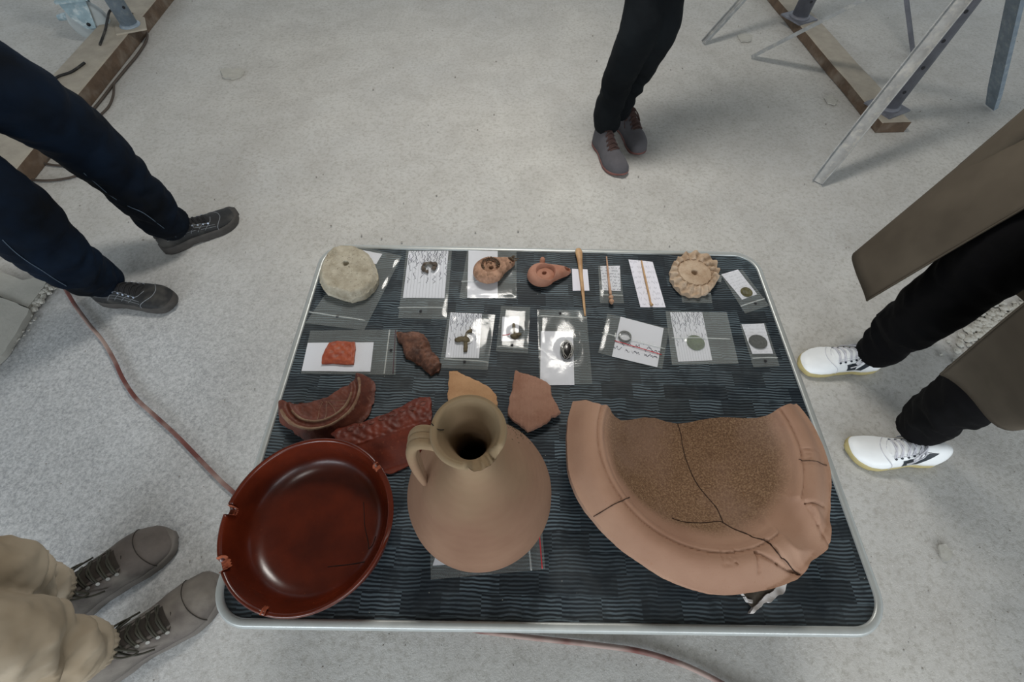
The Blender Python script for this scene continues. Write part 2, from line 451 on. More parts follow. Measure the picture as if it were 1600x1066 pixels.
def paper(name, label, cat, q, style, z=.0012, curl=.0012, group=None):
    W = [T(x, y, z) for x, y in q]; s = random.random()*50
    c = sum(((Vector(p[:2])) for p in W), Vector((0, 0)))/4
    def zf(x, y): return TZ+z+abs(nz(x, y, 18, s))*curl
    o = plate(name, [p for p in W], zf, PAP[style], None, .006, thick=.0003, uv=quad_uv(W))
    return tag(o, label, cat, group)
def bag(label, q, zipl=None, hole=None, bumps=(), z=.0026, mat=None, red=None, header=True, wr=.0022, glint=None):
    """q = TL,TR,BR,BL pixels; zipl = two pixels of the zip track; bumps = (px,py,r,h[,px2,py2])"""
    mat = mat or M_FILM; s = random.random()*50
    W = [T(x, y, z) for x, y in q]; cen = sum((p for p in W), Vector())/4
    e = empty('zip_bag', (cen.x, cen.y, TZ), label, 'bag')
    B = [(T(b[0], b[1]), b[2], b[3], T(b[4], b[5]) if len(b) > 4 else T(b[0], b[1])) for b in bumps]
    ed = edgedist(W)
    def zf(x, y):
        h = z + wr*(.35+.65*nz(x, y, 22, s))*sm(0, .012, ed(x, y)) + .0002*nz(x, y, 60, s)
        h = max(h, z*.6)
        for a, r, hh, b in B:
            d = segd(x, y, a, b); h = max(h, (hh+.0012)*(1-sm(r, r*1.35+.010, d)))
        return TZ+h
    plate('film', W, zf, mat, e, .0035, thick=.0005)
    def strip(name, a, b, w, m, dz, h=.0008):
        A = Vector(a[:2]); Bv = Vector(b[:2]); n_ = 14; vs = []; fs = []
        d = (Bv-A).normalized(); nn = Vector((-d.y, d.x))*w/2
        for i in range(n_+1):
            p = A.lerp(Bv, i/n_)
            zz = max(zf(p.x, p.y), zf(p.x+nn.x, p.y+nn.y), zf(p.x-nn.x, p.y-nn.y))+dz
            for o_ in (nn, nn*.5, -nn*.5, -nn): vs.append((p.x+o_.x, p.y+o_.y, zz+(h if abs(o_.length) < w*.3 else 0)))
            for o_ in (-nn, nn): vs.append((p.x+o_.x, p.y+o_.y, zz-.0006))
        for i in range(n_):
            a0 = i*6; b0 = a0+6
            for j in range(6): fs.append((a0+j, a0+(j+1) % 6, b0+(j+1) % 6, b0+j))
        fs += [tuple(range(6)), tuple(range(n_*6, n_*6+6))]
        return mesh(name, vs, fs, m, e)
    if zipl:
        a = T(*zipl[0]); b = T(*zipl[1])
        strip('zip_track', a, b, .0028, M_ZIP, .0003)
    if red: strip('printed_line', T(*red[0]), T(*red[1]), .0016, red[2], .0005, .0002)
    if hole:
        p = T(*hole); zz = zf(p.x, p.y)+.0006
        v, f = lathe([(0, .0002), (.0028, .0002), (.0032, 0), (0, 0)], (p.x, p.y, zz), 14); o = mesh('hang_hole', v, f, M_HOLE, e, False)
    return e

# 1: under the pumice disc
paper('paper_slip', 'white paper slip poking out behind the grey stone disc', 'paper', [(540, 386), (597.5, 397), (588, 413), (530, 402)], 'plain')
bag('clear zip bag lying under the round grey stone disc', [(560, 385), (628, 400), (569, 516), (477, 505)], ((484, 489), (571, 502)), (528, 496), wr=.003)
# 2
paper('record_card', 'ruled handwritten card under the dark broken ring, top left', 'paper', [(638.6, 392.6), (700.7, 392), (694.7, 466), (629.5, 465.6)], 'form')
bag('clear zip bag holding a ruled card and dark broken ring', [(635, 391), (706, 391), (698, 499), (622, 497)], ((622, 482), (698, 482)), (657.6, 488), [(670, 420, .012, .008)])
# 3
paper('paper_slip', 'white paper under the darker oil lamp with the crusted spout', 'paper', [(732, 391), (777.7, 392.5), (777.7, 465.7), (730, 465.7)], 'plain')
bag('clear bag beneath the crusted brown oil lamp', [(730, 392), (807, 392.5), (807, 466), (717.6, 466)], ((721, 441), (777, 441)), mat=M_FILM)
# 4 bone pin card
paper('paper_slip', 'small blank white card crossed by the long bone spatula', 'paper', [(893.6, 420), (918, 421), (921, 454.4), (895, 454.4)], 'plain')
# 5
paper('record_card', 'small handwritten card under the bone pin with beaded end', 'paper', [(938, 416), (968.4, 415.7), (970, 455), (941, 453.8)], 'hand')
bag('small zip bag under the bone pin with beaded end', [(934.6, 415), (968.6, 415), (975, 474), (937.6, 473.6)], ((938, 462), (973, 463)))
# 6
paper('paper_strip', 'tilted white paper strip under a thin plain bone needle', 'paper', [(982, 405.6), (1019.8, 409.4), (1040, 480.3), (1000.6, 480.3)], 'faint')
# 7 bag under crimped disc
bag('clear zip bag lying under the crimped clay disc', [(1058, 400), (1104, 400), (1113, 473.6), (1066, 472.5)], ((1065, 461), (1110, 460.5)), (1088.6, 465.5))
bag('narrow clear tape end between the crimped disc and the corner bag', [(1115, 428), (1128, 430), (1127, 441), (1114, 440)], mat=M_FILM2)
# 8
paper('paper_slip', 'tilted white slip beneath the small brown coin in the corner', 'paper', [(1127, 429), (1153, 421.3), (1183, 460), (1159.4, 468.4)], 'faint')
bag('tilted zip bag with a small brown coin, at the far right corner', [(1126, 429), (1160, 421.3), (1202, 477.6), (1164.3, 489.8)], ((1156.4, 479.7), (1193.6, 468)), (1179, 476), [(1165.9, 457, .009, .003)])
# row 2
paper('paper_slip', 'white rectangular paper under the small orange-red sherd', 'paper', [(481, 535.8), (584, 535), (578.8, 581), (471.3, 579.8)], 'plain')
bag('wide zip bag around the small orange-red sherd', [(485, 516.8), (621, 515), (618, 585.8), (470, 583.7)], ((609.4, 516.8), (600.8, 585.8)), (611.5, 549), [(528, 552, .018, .009)], red=((618.5, 517), (614.5, 585), M_DKRED))
paper('record_card', 'ruled card under the cross-shaped bronze brooch beside the rough brown lump', 'paper', [(704, 488.4), (753, 490.5), (748.5, 560), (695.8, 558.9)], 'form')
bag('shiny zip bag with ruled card and cross-shaped bronze brooch', [(701, 488), (773.8, 491.8), (762, 578), (686, 575)], ((694, 562), (763, 567)), (726, 567), [(729, 533, .014, .006)], mat=M_FILM, wr=.003)
paper('paper_slip', 'small white slip under the slender bronze brooch in the smallest crumpled bag', 'paper', [(785, 495), (811.4, 494.6), (810, 533), (783, 533)], 'plain')
bag('small crumpled zip bag with a slender bronze brooch', [(783, 478), (828.4, 480), (824.8, 552.4), (775, 549)], ((777, 543), (825, 546)), (800, 541), [(804, 520, .01, .006)], wr=.006, red=((785, 526), (797, 524.5), M_RED))
paper('paper_slip', 'tall blank white paper under the black bead with white swirls', 'paper', [(845, 517.5), (895.4, 518), (897.4, 602), (844, 602)], 'plain')
bag('tall zip bag holding the black bead with white swirls', [(839.6, 484), (916, 485), (925.6, 600), (843, 602)], ((841, 495.5), (917, 498)), (875, 491), [(885.7, 546.7, .016, .014)], wr=.003)
paper('paper_slip', 'tilted white note with one line of writing beside the finger ring', 'paper', [(969.5, 495), (1037, 513), (1027, 574), (956, 557.3)], 'note')
bag('tilted zip bag with a red line and a finger ring', [(949.3, 490), (1045.6, 513.4), (1034.8, 576.7), (934.6, 551.3)], ((940, 521), (1038, 546)), None, [(975.8, 527, .011, .007)], red=((960, 534), (1033, 555.5), M_RED))
paper('record_card', 'ruled handwritten card under the large green coin', 'paper', [(1046.8, 488.2), (1097, 488), (1113, 563), (1059.6, 565.5)], 'form')
bag('square zip bag with ruled card and large green coin', [(1040, 486.4), (1135.7, 488.2), (1154, 568), (1050, 570)], ((1049, 529), (1139.5, 531)), None, [(1086.6, 536, .017, .004)], mat=M_FILM2)
paper('paper_slip', 'small white card under the large near-black coin', 'paper', [(1158.7, 507), (1193.6, 505.6), (1207.8, 552.8), (1175.6, 552.8)], 'faint')
bag('small zip bag with the near-black coin, by the right table edge', [(1156.4, 507), (1195.8, 505), (1218.4, 572), (1177.4, 573.8)], ((1174.4, 561), (1213.9, 560)), (1194.3, 566), [(1184, 534.4, .017, .004)])
# under the jug
paper('paper_slip', 'corner of a white paper poking out under the jug', 'paper', [(690, 840), (740, 836), (742, 880), (676, 884)], 'plain')
bag('zip bag with a red line pinned under the clay jug', [(672, 830), (847, 828), (852, 890), (673, 906)], ((824, 828), (830, 892)), None, red=((842, 828), (847, 889), M_RED), wr=.001)

# ---------------------------------------------------------------- small finds
def relief(name, label, cat, poly, zmid, zf, mat, parent=None, **kw):
    o = plate(name, pxpoly(poly, zmid), zf, mat, parent, **kw)
    return tag(o, label, cat)
M_STONE = clay('pumice', srgb(182, 175, 158), srgb(150, 142, 124), srgb(100, 92, 80), .95, .8, 30, 190, .8, .15, .003)
sp = [(499, 429), (500, 442), (508, 456), (529, 463), (549, 468), (570, 462), (584, 450), (591, 438), (589, 421), (581, 404), (570, 393), (555, 386), (536, 385), (522, 388.5), (511, 398), (503, 413)]
SC = at(541, 414, TZ+.028); sed = edgedist(pxpoly(sp, TZ+.02))
def zstone(x, y):
    d = sed(x, y); r = math.hypot(x-SC.x, y-SC.y)
    h = .030-.014*(1-sm(0, .014, d))**2+.0016*nz(x, y, 60, 2)+.0008*nz(x, y, 200, 3)
    h -= .022*(1-sm(.003, .0075, r))
    g = math.hypot(x-at(520, 402, TZ+.028).x, y-at(520, 402, TZ+.028).y); h -= .003*(1-sm(.006, .014, g))
    return TZ+.004+h
relief('stone_disc', 'round rough grey stone disc with a small central hole', 'stone disc', sp, TZ+.02, zstone, M_STONE, step=.0022, zbase=TZ+.0035, jit=.002, shrink=.97)
# crimped clay disc
M_CRIMP = clay('crimped_clay', srgb(190, 170, 148), srgb(160, 136, 112), srgb(110, 90, 72), .85, .5, 24, 200, .5)
CC = at(1086, 425, TZ+.02); cx, cy = 1086, 425.5; cr = []
for i in range(72):
    a = 2*PI*i/72; k = 1+.022*math.sin(a*17)+.03*nz(math.cos(a), math.sin(a), 1.5, 4)
    if -1.0 > math.sin(a)*1.2-.3: k += .0
    cr.append((cx+38*k*math.cos(a), cy-32.5*k*math.sin(a)+(2.5 if math.sin(a) < -.7 else 0)))
def zcrimp(x, y):
    d = Vector((x-CC.x, y-CC.y)); r = d.length; a = math.atan2(d.y, d.x)
    rim = .017+.0045*math.sin(a*17+r*60)*sm(.032, .045, r)-.007*sm(.046, .056, r)
    ins = .0165+.0012*math.sin(r*1400)*.3
    h = ins if r < .037 else (.013 if r < .040 else rim)
    h = h+.0012*nz(x, y, 70, 7)-.015*(1-sm(.005, .008, r))
    return TZ+.003+h
relief('clay_disc', 'round pale clay disc with a crimped frilled rim and centre hole', 'clay disc', cr, TZ+.014, zcrimp, M_CRIMP, step=.0018, zbase=TZ+.003)
# oil lamps
def lamp(label, body, rpx, noz, disc, rd, hole, mat, top=.026, zb=.001, extra=None, knob=None):
    zc = TZ+.014; c = at(*body, zc); r = rpx*pxs(*body, zc); nn = at(*noz, zc); d = (nn-c).to_2d(); L = d.length; d.normalize(); q = Vector((-d.y, d.x))
    pts = []
    nw = r*.42
    a0 = math.asin(min(.9, nw*1.7/r))
    for i in range(40):
        a = a0+(2*PI-2*a0)*i/39; p = Vector((c.x, c.y))+d*(r*math.cos(a))+q*(r*math.sin(a)); pts.append(p)
    for t, wv in ((.66, 1.15), (.78, .95), (.92, .6), (1.0, .22)): pts.append(Vector((c.x, c.y))+d*L*t-q*nw*wv)
    for t, wv in ((1.0, .22), (.92, .6), (.78, .95), (.66, 1.15)): pts.append(Vector((c.x, c.y))+d*L*t+q*nw*wv)
    ed = edgedist(pts); dc = at(*disc, TZ+top); rdd = rd*pxs(*disc, TZ+top); hc = at(*hole, TZ+top-.006)
    wk = Vector((c.x, c.y))+d*L*.86
    def zf(x, y):
        e = ed(x, y); h = .008+(top-.008)*math.sqrt(max(0, 1-(1-min(e/(r*.42), 1))**2))
        t = (Vector((x, y))-Vector((c.x, c.y))).dot(d)
        h -= .006*sm(r*.85, L, t)
        rr = math.hypot(x-dc.x, y-dc.y)
        h -= .0085*(1-sm(rdd*.86, rdd*1.0, rr)); h += .0022*math.exp(-((rr-rdd*1.06)/.0022)**2)
        h += .0008*math.exp(-((rr-rdd*.55)/.0015)**2)
        h -= .014*(1-sm(.0028, .0052, math.hypot(x-hc.x, y-hc.y)))
        h -= .012*(1-sm(.004, .0075, (Vector((x, y))-wk).length))
        if extra: h += extra(x, y, c, d)
        return TZ+zb+max(h, .003)
    e = empty('oil_lamp', (c.x, c.y, TZ), label, 'oil lamp')
    plate('lamp_body', pts, zf, mat, e, .0016, zbase=TZ+zb, shrink=.82)
    v, f = lathe([(0, .0006), (.0038, .0006), (.0038, 0), (0, 0)], (hc.x, hc.y, TZ+zb+.0062), 16); mesh('filling_hole', v, f, M_DARK, e, False)
    if knob:
        k = at(*knob, zc); v, f = tube([(c.x+(k.x-c.x)*.75, c.y+(k.y-c.y)*.75, zc-.002), (k.x, k.y, zc+.004), (k.x+(k.x-c.x)*.1, k.y+(k.y-c.y)*.1, zc-.003)], [.006, .006, .004], 10); mesh('handle', v, f, mat, e)
    return e, c, d, L
M_LAMP1 = clay('crusted_lamp_clay', srgb(176, 138, 114), srgb(128, 98, 78), srgb(70, 58, 46), .8, .8, 60, 160, .6)
M_LAMP2 = clay('pink_lamp_clay', srgb(172, 126, 106), srgb(156, 106, 86), srgb(150, 100, 78), .75, .35, 30, 240, .3)
M_CRUST = clay('dark_crust', srgb(96, 80, 64), srgb(66, 54, 44), srgb(36, 30, 26), .85, .8, 80, 150, .9)
e1, c1, d1, L1 = lamp('brown oil lamp with a dark crust on its top and spout', (763.5, 424), 24.5, (804, 406), (766.5, 415.5), 15.5, (767.5, 419.5), M_LAMP1, zb=.0052,
    extra=lambda x, y, c, d: .0012*nz(x, y, 260, 4))
mb = MB(); random.seed(5)
for i in range(95):
    t = random.random(); 
    if i < 60:
        a = random.uniform(-.2, PI+.7); rr = random.uniform(11, 19); p = (766+rr*math.cos(a), 417-rr*.86*math.sin(a)); z0 = TZ+.0285
    else: p = (783+t*24+random.uniform(-3, 3), 411-t*8+random.uniform(-4, 4)); z0 = TZ+.025-.004*t
    w0 = at(p[0], p[1], z0); r = random.uniform(.0012, .0034)
    v, f = lathe([(0, r*.8), (r*.7, r*.55), (r, 0), (r*.6, -r*.6), (0, -r*.8)], w0, 6, rf=lambda a, b, c: a*(1+.3*math.sin(c*3+i)))
    mb.add(v, f)
cr1 = mb.build('crust', M_CRUST, e1); tag(cr1, kind='stuff')
lamp('smooth pinkish clay oil lamp with a pointed spout', (846, 429), 22.3, (892.5, 419.5), (852.5, 424.5), 15.5, (850.4, 425.8), M_LAMP2, knob=(847.5, 407.5))
# bone tools
M_BONE = clay('bone', srgb(190, 154, 112), srgb(160, 122, 84), srgb(110, 80, 54), .5, .3, 40, 200, .15)
M_BONE2 = clay('pale_bone', srgb(196, 160, 134), srgb(160, 122, 96), srgb(110, 80, 60), .5, .3, 40, 200, .15)
def rod(name, label, cat, pts, rad, mat, parent=None, flat=1.0, n=10, zz=None):
    P = []
    for (x, y), r in zip(pts, rad): P.append(T(x, y, (zz or .004)+r*flat))
    v, f = tube(P, rad, n, 6, flat=flat); o = mesh(name, v, f, mat, parent)
    if label: tag(o, label, cat)
    return o
rod('bone_spatula', 'long brown bone spatula with a flared flat head, above the blank card', 'bone tool', [(904, 389), (904.5, 395), (906, 408), (908, 430), (911, 460), (914.3, 494)], [.0060, .0086, .0062, .0044, .0036, .0018], M_BONE, flat=.45, zz=.0035)
rod('bone_pin', 'thin bone pin with a beaded end lying over a small bag', 'bone pin', [(947.7, 401), (949.5, 420), (951.5, 440), (953.6, 458), (954.2, 462), (954.6, 465), (955, 468), (955.4, 471), (955.8, 475.5)], [.0015, .0022, .0026, .0034, .0020, .0058, .0020, .0058, .0022], M_BONE2, zz=.0045)
rod('bone_needle', 'thin plain bone needle on the tilted paper strip', 'bone needle', [(1002.3, 407.5), (1006, 425), (1010, 443), (1015, 465), (1016.5, 473), (1018.4, 477)], [.0017, .0022, .0023, .0020, .0022, .0038], M_BONE, zz=.0022)
# coins
def coin(label, c, rx, mat, seed, z=.0018, ry=1.0):
    w0 = T(*c, z); r = rx*pxs(*c, TZ); pts = []
    for i in range(40):
        a = 2*PI*i/40; k = 1+.05*nz(math.cos(a), math.sin(a), 1.2, seed); pts.append(Vector((w0.x+r*k*math.cos(a), w0.y+r*k*ry*math.sin(a), 0)))
    def zf(x, y):
        d = math.hypot(x-w0.x, y-w0.y)/r
        return TZ+z+.0022+.0005*sm(.75, .88, d)-.0006*sm(.93, 1.05, d)+.0007*nz(x, y, 240, seed)*(1-sm(.7, .8, d))+.0005*nz(x, y, 420, seed+2)
    o = plate('coin', pts, zf, mat, None, .0012, zbase=TZ+z)
    return tag(o, label, 'coin')
M_CG = clay('green_patina', srgb(82, 98, 62), srgb(60, 74, 46), srgb(50, 60, 42), .75, .5, 120, 260, .5)
M_CD = clay('dark_patina', srgb(28, 28, 28), srgb(15, 15, 17), srgb(60, 58, 54), .5, .4, 120, 240, .5)
M_CB = clay('brown_patina', srgb(92, 88, 52), srgb(66, 60, 36), srgb(40, 36, 24), .7, .5, 120, 260, .5)
coin('small olive-brown coin in the tilted corner bag', (1166, 457), 9.0, M_CB, 1)
coin('large green coin on a ruled card', (1086.6, 536), 13.6, M_CG, 2)
coin('large near-black coin in the small bag by the right edge', (1184, 534.6), 14.0, M_CD, 3, ry=.9)
# finger ring
M_RING = clay('tarnished_silver', srgb(96, 98, 96), srgb(60, 62, 62), srgb(150, 152, 150), .35, .5, 120, 260, .3, .6); M_RING.node_tree.nodes['Principled BSDF'].inputs['Metallic'].default_value = .5
rc = T(975.8, 527, .002); r0 = 10*pxs(976, 527, TZ)
v, f = lathe([(r0*.80, 0), (r0, 0), (r0*1.02, .0025), (r0, .005), (r0*.80, .005), (r0*.78, .0025), (r0*.80, 0)], rc, 40)
o = mesh('finger_ring', v, f, M_RING); tag(o, 'dark silvery finger ring in the bag with the red line', 'ring')
# broken ring lump
M_IRON = clay('corroded_metal', srgb(96, 86, 76), srgb(56, 48, 42), srgb(140, 132, 122), .8, .6, 120, 200, .8)
bc = T(670, 420, .002); mb = MB(); P = []; R_ = []
for i in range(12):
    a = -.5+i/11*5.3; P.append(Vector((bc.x+.0125*math.cos(a), bc.y+.0125*math.sin(a), TZ+.006))); R_.append(.0044+.0016*math.sin(i*2.3))
v, f = tube(P, R_, 9, 4); v = [p+Vector((nz(p.x, p.y, 300, 1), nz(p.x, p.y, 300, 2), nz(p.x, p.y, 300, 3)))*.002 for p in v]; mb.add(v, f)
v, f = tube([bc+Vector((.008, .008, .004)), bc+Vector((.014, .009, .006)), bc+Vector((.018, .004, .004))], [.004, .006, .003], 9, 4); mb.add(v, f)
tag(mb.build('broken_ring', M_IRON), 'dark corroded open ring lump on a ruled card', 'broken ring')
# brooches
M_BRONZE = clay('bronze', srgb(104, 94, 72), srgb(72, 64, 48), srgb(44, 40, 30), .7, .6, 120, 220, .6)
def brooch(label, strokes, lift=.002):
    mb = MB()
    for pts, rad in strokes:
        P = [T(x, y, lift+r*.7) for (x, y), r in zip(pts, rad)]; v, f = tube(P, rad, 10, 5, flat=.75)
        v = [p+Vector((nz(p.x, p.y, 330, 1), nz(p.x, p.y, 330, 2), 0))*.001 for p in v]; mb.add(v, f)
    return tag(mb.build('brooch', M_BRONZE), label, 'brooch')
brooch('cross-shaped lumpy bronze brooch on a ruled card', [([(711, 531), (715, 531), (722, 530), (729, 531), (733.5, 534)], [.003, .0062, .0064, .0072, .003]),
    ([(727.5, 535), (727.5, 541), (727, 549.5)], [.0046, .0044, .0040]), ([(728, 527), (729.5, 521), (733, 518), (738, 517)], [.004, .0032, .004, .0048]), ([(735, 516), (734.5, 511)], [.002, .001])])
brooch('slender bronze brooch in the small crumpled bag', [([(802.6, 506), (802.8, 512), (803.5, 519), (804, 524)], [.0030, .0034, .0036, .0044]),
    ([(798, 524.5), (803, 525), (809, 523), (814.5, 522)], [.003, .0055, .005, .0024]), ([(800, 527), (806, 527.5), (811, 526)], [.003, .004, .002])])
# black bead with white swirls
M_GLASS = clay('black_glass', srgb(34, 32, 32), srgb(18, 17, 18), srgb(60, 56, 52), .25, .4, 60, 200, .15, .6)
M_WHITE = simple('white_inlay', srgb(176, 172, 166), .5, 0, .2, 60, .1)
bc = T(885.8, 546.5, .008); e = empty('bead', (bc.x, bc.y, TZ), 'black oval bead with white swirling lines on the tall paper', 'bead')
ax, ay, az = .0112*1.25, .0205*1.12, .009
def ell(u, v_): return bc+Vector((ax*math.cos(u)*math.cos(v_), ay*math.sin(u)*math.cos(v_), az*math.sin(v_)))
vs = []; fs = []
for j in range(13):
    for i in range(28): vs.append(ell(2*PI*i/28, -PI/2+PI*j/12))
for j in range(12):
    for i in range(28): fs.append((j*28+i, j*28+(i+1) % 28, (j+1)*28+(i+1) % 28, (j+1)*28+i))
mesh('bead_body', vs, fs, M_GLASS, e)
for k, pth in enumerate(([(1.9, .25), (1.5, .5), (1.2, .9), (2.8, 1.2), (3.6, .9), (4.0, .5), (4.4, .2)], [(2.5, .1), (2.9, .5), (3.3, .7), (3.9, .75), (4.5, .6)], [(1.0, .2), (.6, .5), (.2, .8), (5.6, .9)],
    [(.3, .15), (0, .45), (-.4, .6), (-.9, .55), (-1.2, .3)], [(4.6, .15), (4.9, .5), (5.2, .8), (5.7, .6), (5.5, .35), (5.1, .3)])):
    v, f = tube([ell(a, b) for a, b in pth], .0007, 6, 5); mesh('white_swirl', v, f, M_WHITE, e)

# ---------------------------------------------------------------- sherds
M_ORANGE = clay('orange_slip', srgb(160, 78, 48), srgb(136, 58, 34), srgb(184, 116, 84), .55, .4, 60, 160, .4, .4, .0012)
M_SAM = clay('red_slip', srgb(104, 42, 25), srgb(78, 29, 17), srgb(140, 76, 52), .5, .35, 30, 150, .35, .3, .001)
M_SAMD = clay('dull_red_slip', srgb(98, 50, 35), srgb(76, 36, 25), srgb(124, 88, 70), .6, .5, 40, 150, .4, .4, .001)
M_CREAM = clay('worn_cream_edge', srgb(134, 112, 92), srgb(110, 80, 62), srgb(90, 56, 42), .8, .6, 60, 150, .5)
M_BEIGE = clay('beige_clay', srgb(176, 138, 102), srgb(158, 120, 86), srgb(150, 110, 76), .85, .4, 20, 240, .4)
M_PINK = clay('pink_brown_clay', srgb(150, 114, 96), srgb(134, 96, 78), srgb(120, 84, 66), .85, .5, 20, 200, .5)
M_ROUGH = clay('rough_brown_clay', srgb(116, 78, 60), srgb(70, 44, 33), srgb(70, 40, 30), .6, .7, 50, 140, .9, .4, .002)
sh = pxpoly([(514.5, 535.8), (528, 533.5), (554.4, 535), (555, 545), (552.5, 568.6), (538, 569), (518, 567.5), (502.6, 568.5), (504, 556), (509, 546)], TZ+.006); ed = edgedist(sh)
def zf(x, y, ed=ed):
    h = .0095-.003*(1-sm(0, .006, ed(x, y)))
    p = at(528, 551, TZ+.008); v_ = (y-p.y)/.0095; u_ = (x-p.x)/.011
    h += .0007*math.cos(u_*PI)*math.cos(v_*PI)
    return TZ+.001+h+.0006*nz(x, y, 200, 3)
o = plate('pottery_sherd', sh, zf, M_ORANGE, None, .0016, zbase=TZ+.0022, jit=.001); tag(o, 'small square orange-red decorated sherd on white paper', 'pottery sherd')
sh = pxpoly([(620, 518), (637.5, 516), (654.4, 516), (662, 521.6), (669.4, 532), (672, 543), (681.6, 553.5), (690, 567), (684.4, 578.8), (672, 583.5), (664.7, 577.9), (656, 569.4), (647, 562.9), (632, 558), (630, 545), (628, 537.5), (620.6, 532)], TZ+.012); ed = edgedist(sh)
A_ = at(632, 530, TZ+.015); B_ = at(678, 572, TZ+.015); C_ = at(655, 530, TZ+.02)
def zf(x, y, ed=ed):
    h = .006+.016*math.sqrt(sm(0, .022, ed(x, y)))+.004*nz(x, y, 70, 3)+.0022*nz(x, y, 160, 8)+.001*nz(x, y, 330, 5)
    h += .006*math.exp(-((x-C_.x)**2+(y-C_.y)**2)/.014**2)
    h += .002*math.sin((x*.8-y*.6)*500)*sm(.03, .055, math.hypot(x-A_.x, y-A_.y))
    return TZ+.001+max(h, .003)
o = plate('pottery_sherd', sh, zf, M_ROUGH, None, .0017, zbase=TZ+.001, jit=.003); tag(o, 'rough lumpy red-brown sherd between two bags', 'pottery sherd')
# base with foot ring
CB = at(500, 622, TZ+.02)
ol = [(434.6, 633), (438, 628), (444, 626), (452, 629), (459.4, 631), (474, 629.5), (487, 626), (498.8, 622.8), (512.3, 618.5), (521, 611), (530.3, 606), (538, 603), (545, 600.5), (551, 596), (554, 590), (556.2, 585.6), (566, 582.5), (575, 584), (582, 589), (583.5, 602.5), (580, 625), (574, 643), (560, 658), (540, 671), (515, 682), (495, 688), (478.5, 688), (466, 680), (456, 673), (440, 662), (433, 655), (433, 643)]
zo = TZ+.022; sh = pxpoly(ol, zo); ed = edgedist(sh)
pr = [(506, 662, 0), (556, 634, 1), (566, 610, 2), (560, 590, 3), (452, 652, 4), (438, 638, 5)]
def circ3(a, b, c):
    ax_, ay_, bx, by, cx_, cy_ = a.x, a.y, b.x, b.y, c.x, c.y; d = 2*(ax_*(by-cy_)+bx*(cy_-ay_)+cx_*(ay_-by))
    ux = ((ax_**2+ay_**2)*(by-cy_)+(bx**2+by**2)*(cy_-ay_)+(cx_**2+cy_**2)*(ay_-by))/d
    uy = ((ax_**2+ay_**2)*(cx_-bx)+(bx**2+by**2)*(ax_-cx_)+(cx_**2+cy_**2)*(bx-ax_))/d
    return Vector((ux, uy)), (a.to_2d()-Vector((ux, uy))).length
bc2, br = circ3(at(439, 640, TZ+.028), at(500, 669, TZ+.028), at(560, 590, TZ+.028))
def zbase_(x, y):
    r = math.hypot(x-bc2.x, y-bc2.y)/br
    h = .020+.001*nz(x, y, 60, 2)
    h += .010*math.exp(-((r-1.0)/.07)**2)+.006*math.exp(-((r-.78)/.06)**2)
    h -= .014*sm(1.06, 1.28, r)
    h -= .003*(1-sm(0, .003, ed(x, y)))
    return TZ+.001+max(h+.0008*nz(x, y, 240, 5), .004)
e = empty('pottery_sherd', (CB.x, CB.y, TZ), 'dark red half-round base sherd with a raised ring and scratched lines', 'pottery sherd')
plate('sherd_body', sh, zbase_, M_SAMD, e, .0022, zbase=TZ+.001, jit=.003, shrink=.9)
def ringband(rm, w, a0, a1, dz, mat, name):
    vs = []; fs = []; n_ = 60
    for i in range(n_+1):
        a = a0+(a1-a0)*i/n_
        ww = w*(1+.5*nz(math.cos(a)*2, math.sin(a)*2, 2, 4))
        for j in range(5):
            r = br*(rm+(j-2)/2*ww); x = bc2.x+r*math.cos(a); y = bc2.y+r*math.sin(a); vs.append((x, y, zbase_(x, y)+dz*(1 if 0 < j < 4 else -.5)))
    for i in range(n_):
        for j in range(4): fs.append((i*5+j, (i+1)*5+j, (i+1)*5+j+1, i*5+j+1))
    return mesh(name, vs, fs, mat, e)
def angp(px, py): q = at(px, py, TZ+.028); return math.atan2(q.y-bc2.y, q.x-bc2.x)
aL = angp(438, 638); aR = angp(561, 588)
if aL > 0: aL -= 2*PI
ringband(1.0, .045, aL+.06, aR-.04, .0006, M_CREAM, 'worn_ring')
ringband(.79, .03, aL+.22, aR-.45, .0006, M_CREAM, 'worn_ring')
def surf_line(name, pxs_, zfun, mat, parent, w=.0008, dz=.0004, z0=TZ+.02, k=5):
    P = []
    for (x, y) in pxs_:
        z = z0
        for _ in range(14): q = at(x, y, z); z = z*.5+.5*zfun(q.x, q.y)
        q = at(x, y, z); P.append(Vector((q.x, q.y, 0)))
    S_ = spline(P, k) if len(P) > 2 else [P[0].lerp(P[1], i/8) for i in range(9)]
    vs = []; fs = []
    for i, p in enumerate(S_):
        t = (S_[min(i+1, len(S_)-1)]-S_[max(i-1, 0)]); t = Vector((t.x, t.y)).normalized(); nn = Vector((-t.y, t.x))*w*(.7+.6*abs(nz(p.x, p.y, 150, 9)))
        zz = max(zfun(p.x+nn.x*s_, p.y+nn.y*s_) for s_ in (-1, 0, 1))+dz
        for s_ in (-1, 1): vs.append((p.x+nn.x*s_, p.y+nn.y*s_, zz))
        for s_ in (1, -1): vs.append((p.x+nn.x*s_, p.y+nn.y*s_, zz-.0012))
    for i in range(len(S_)-1):
        for j in range(4): fs.append((i*4+j, i*4+(j+1) % 4, (i+1)*4+(j+1) % 4, (i+1)*4+j))
    fs += [(0, 1, 2, 3), tuple(range(len(S_)*4-4, len(S_)*4))]
    return mesh(name, vs, fs, mat, parent, False)
for ln in ([(504, 628), (499, 640), (495, 656)], [(511, 628), (510, 640), (507, 657)], [(513, 628), (521, 637), (525, 648)], [(516, 626), (545, 625)], [(519, 631), (543, 631)], [(524, 638), (540, 637)]):
    surf_line('scratched_line', ln, zbase_, M_CREAM, e, .0004, .0003)
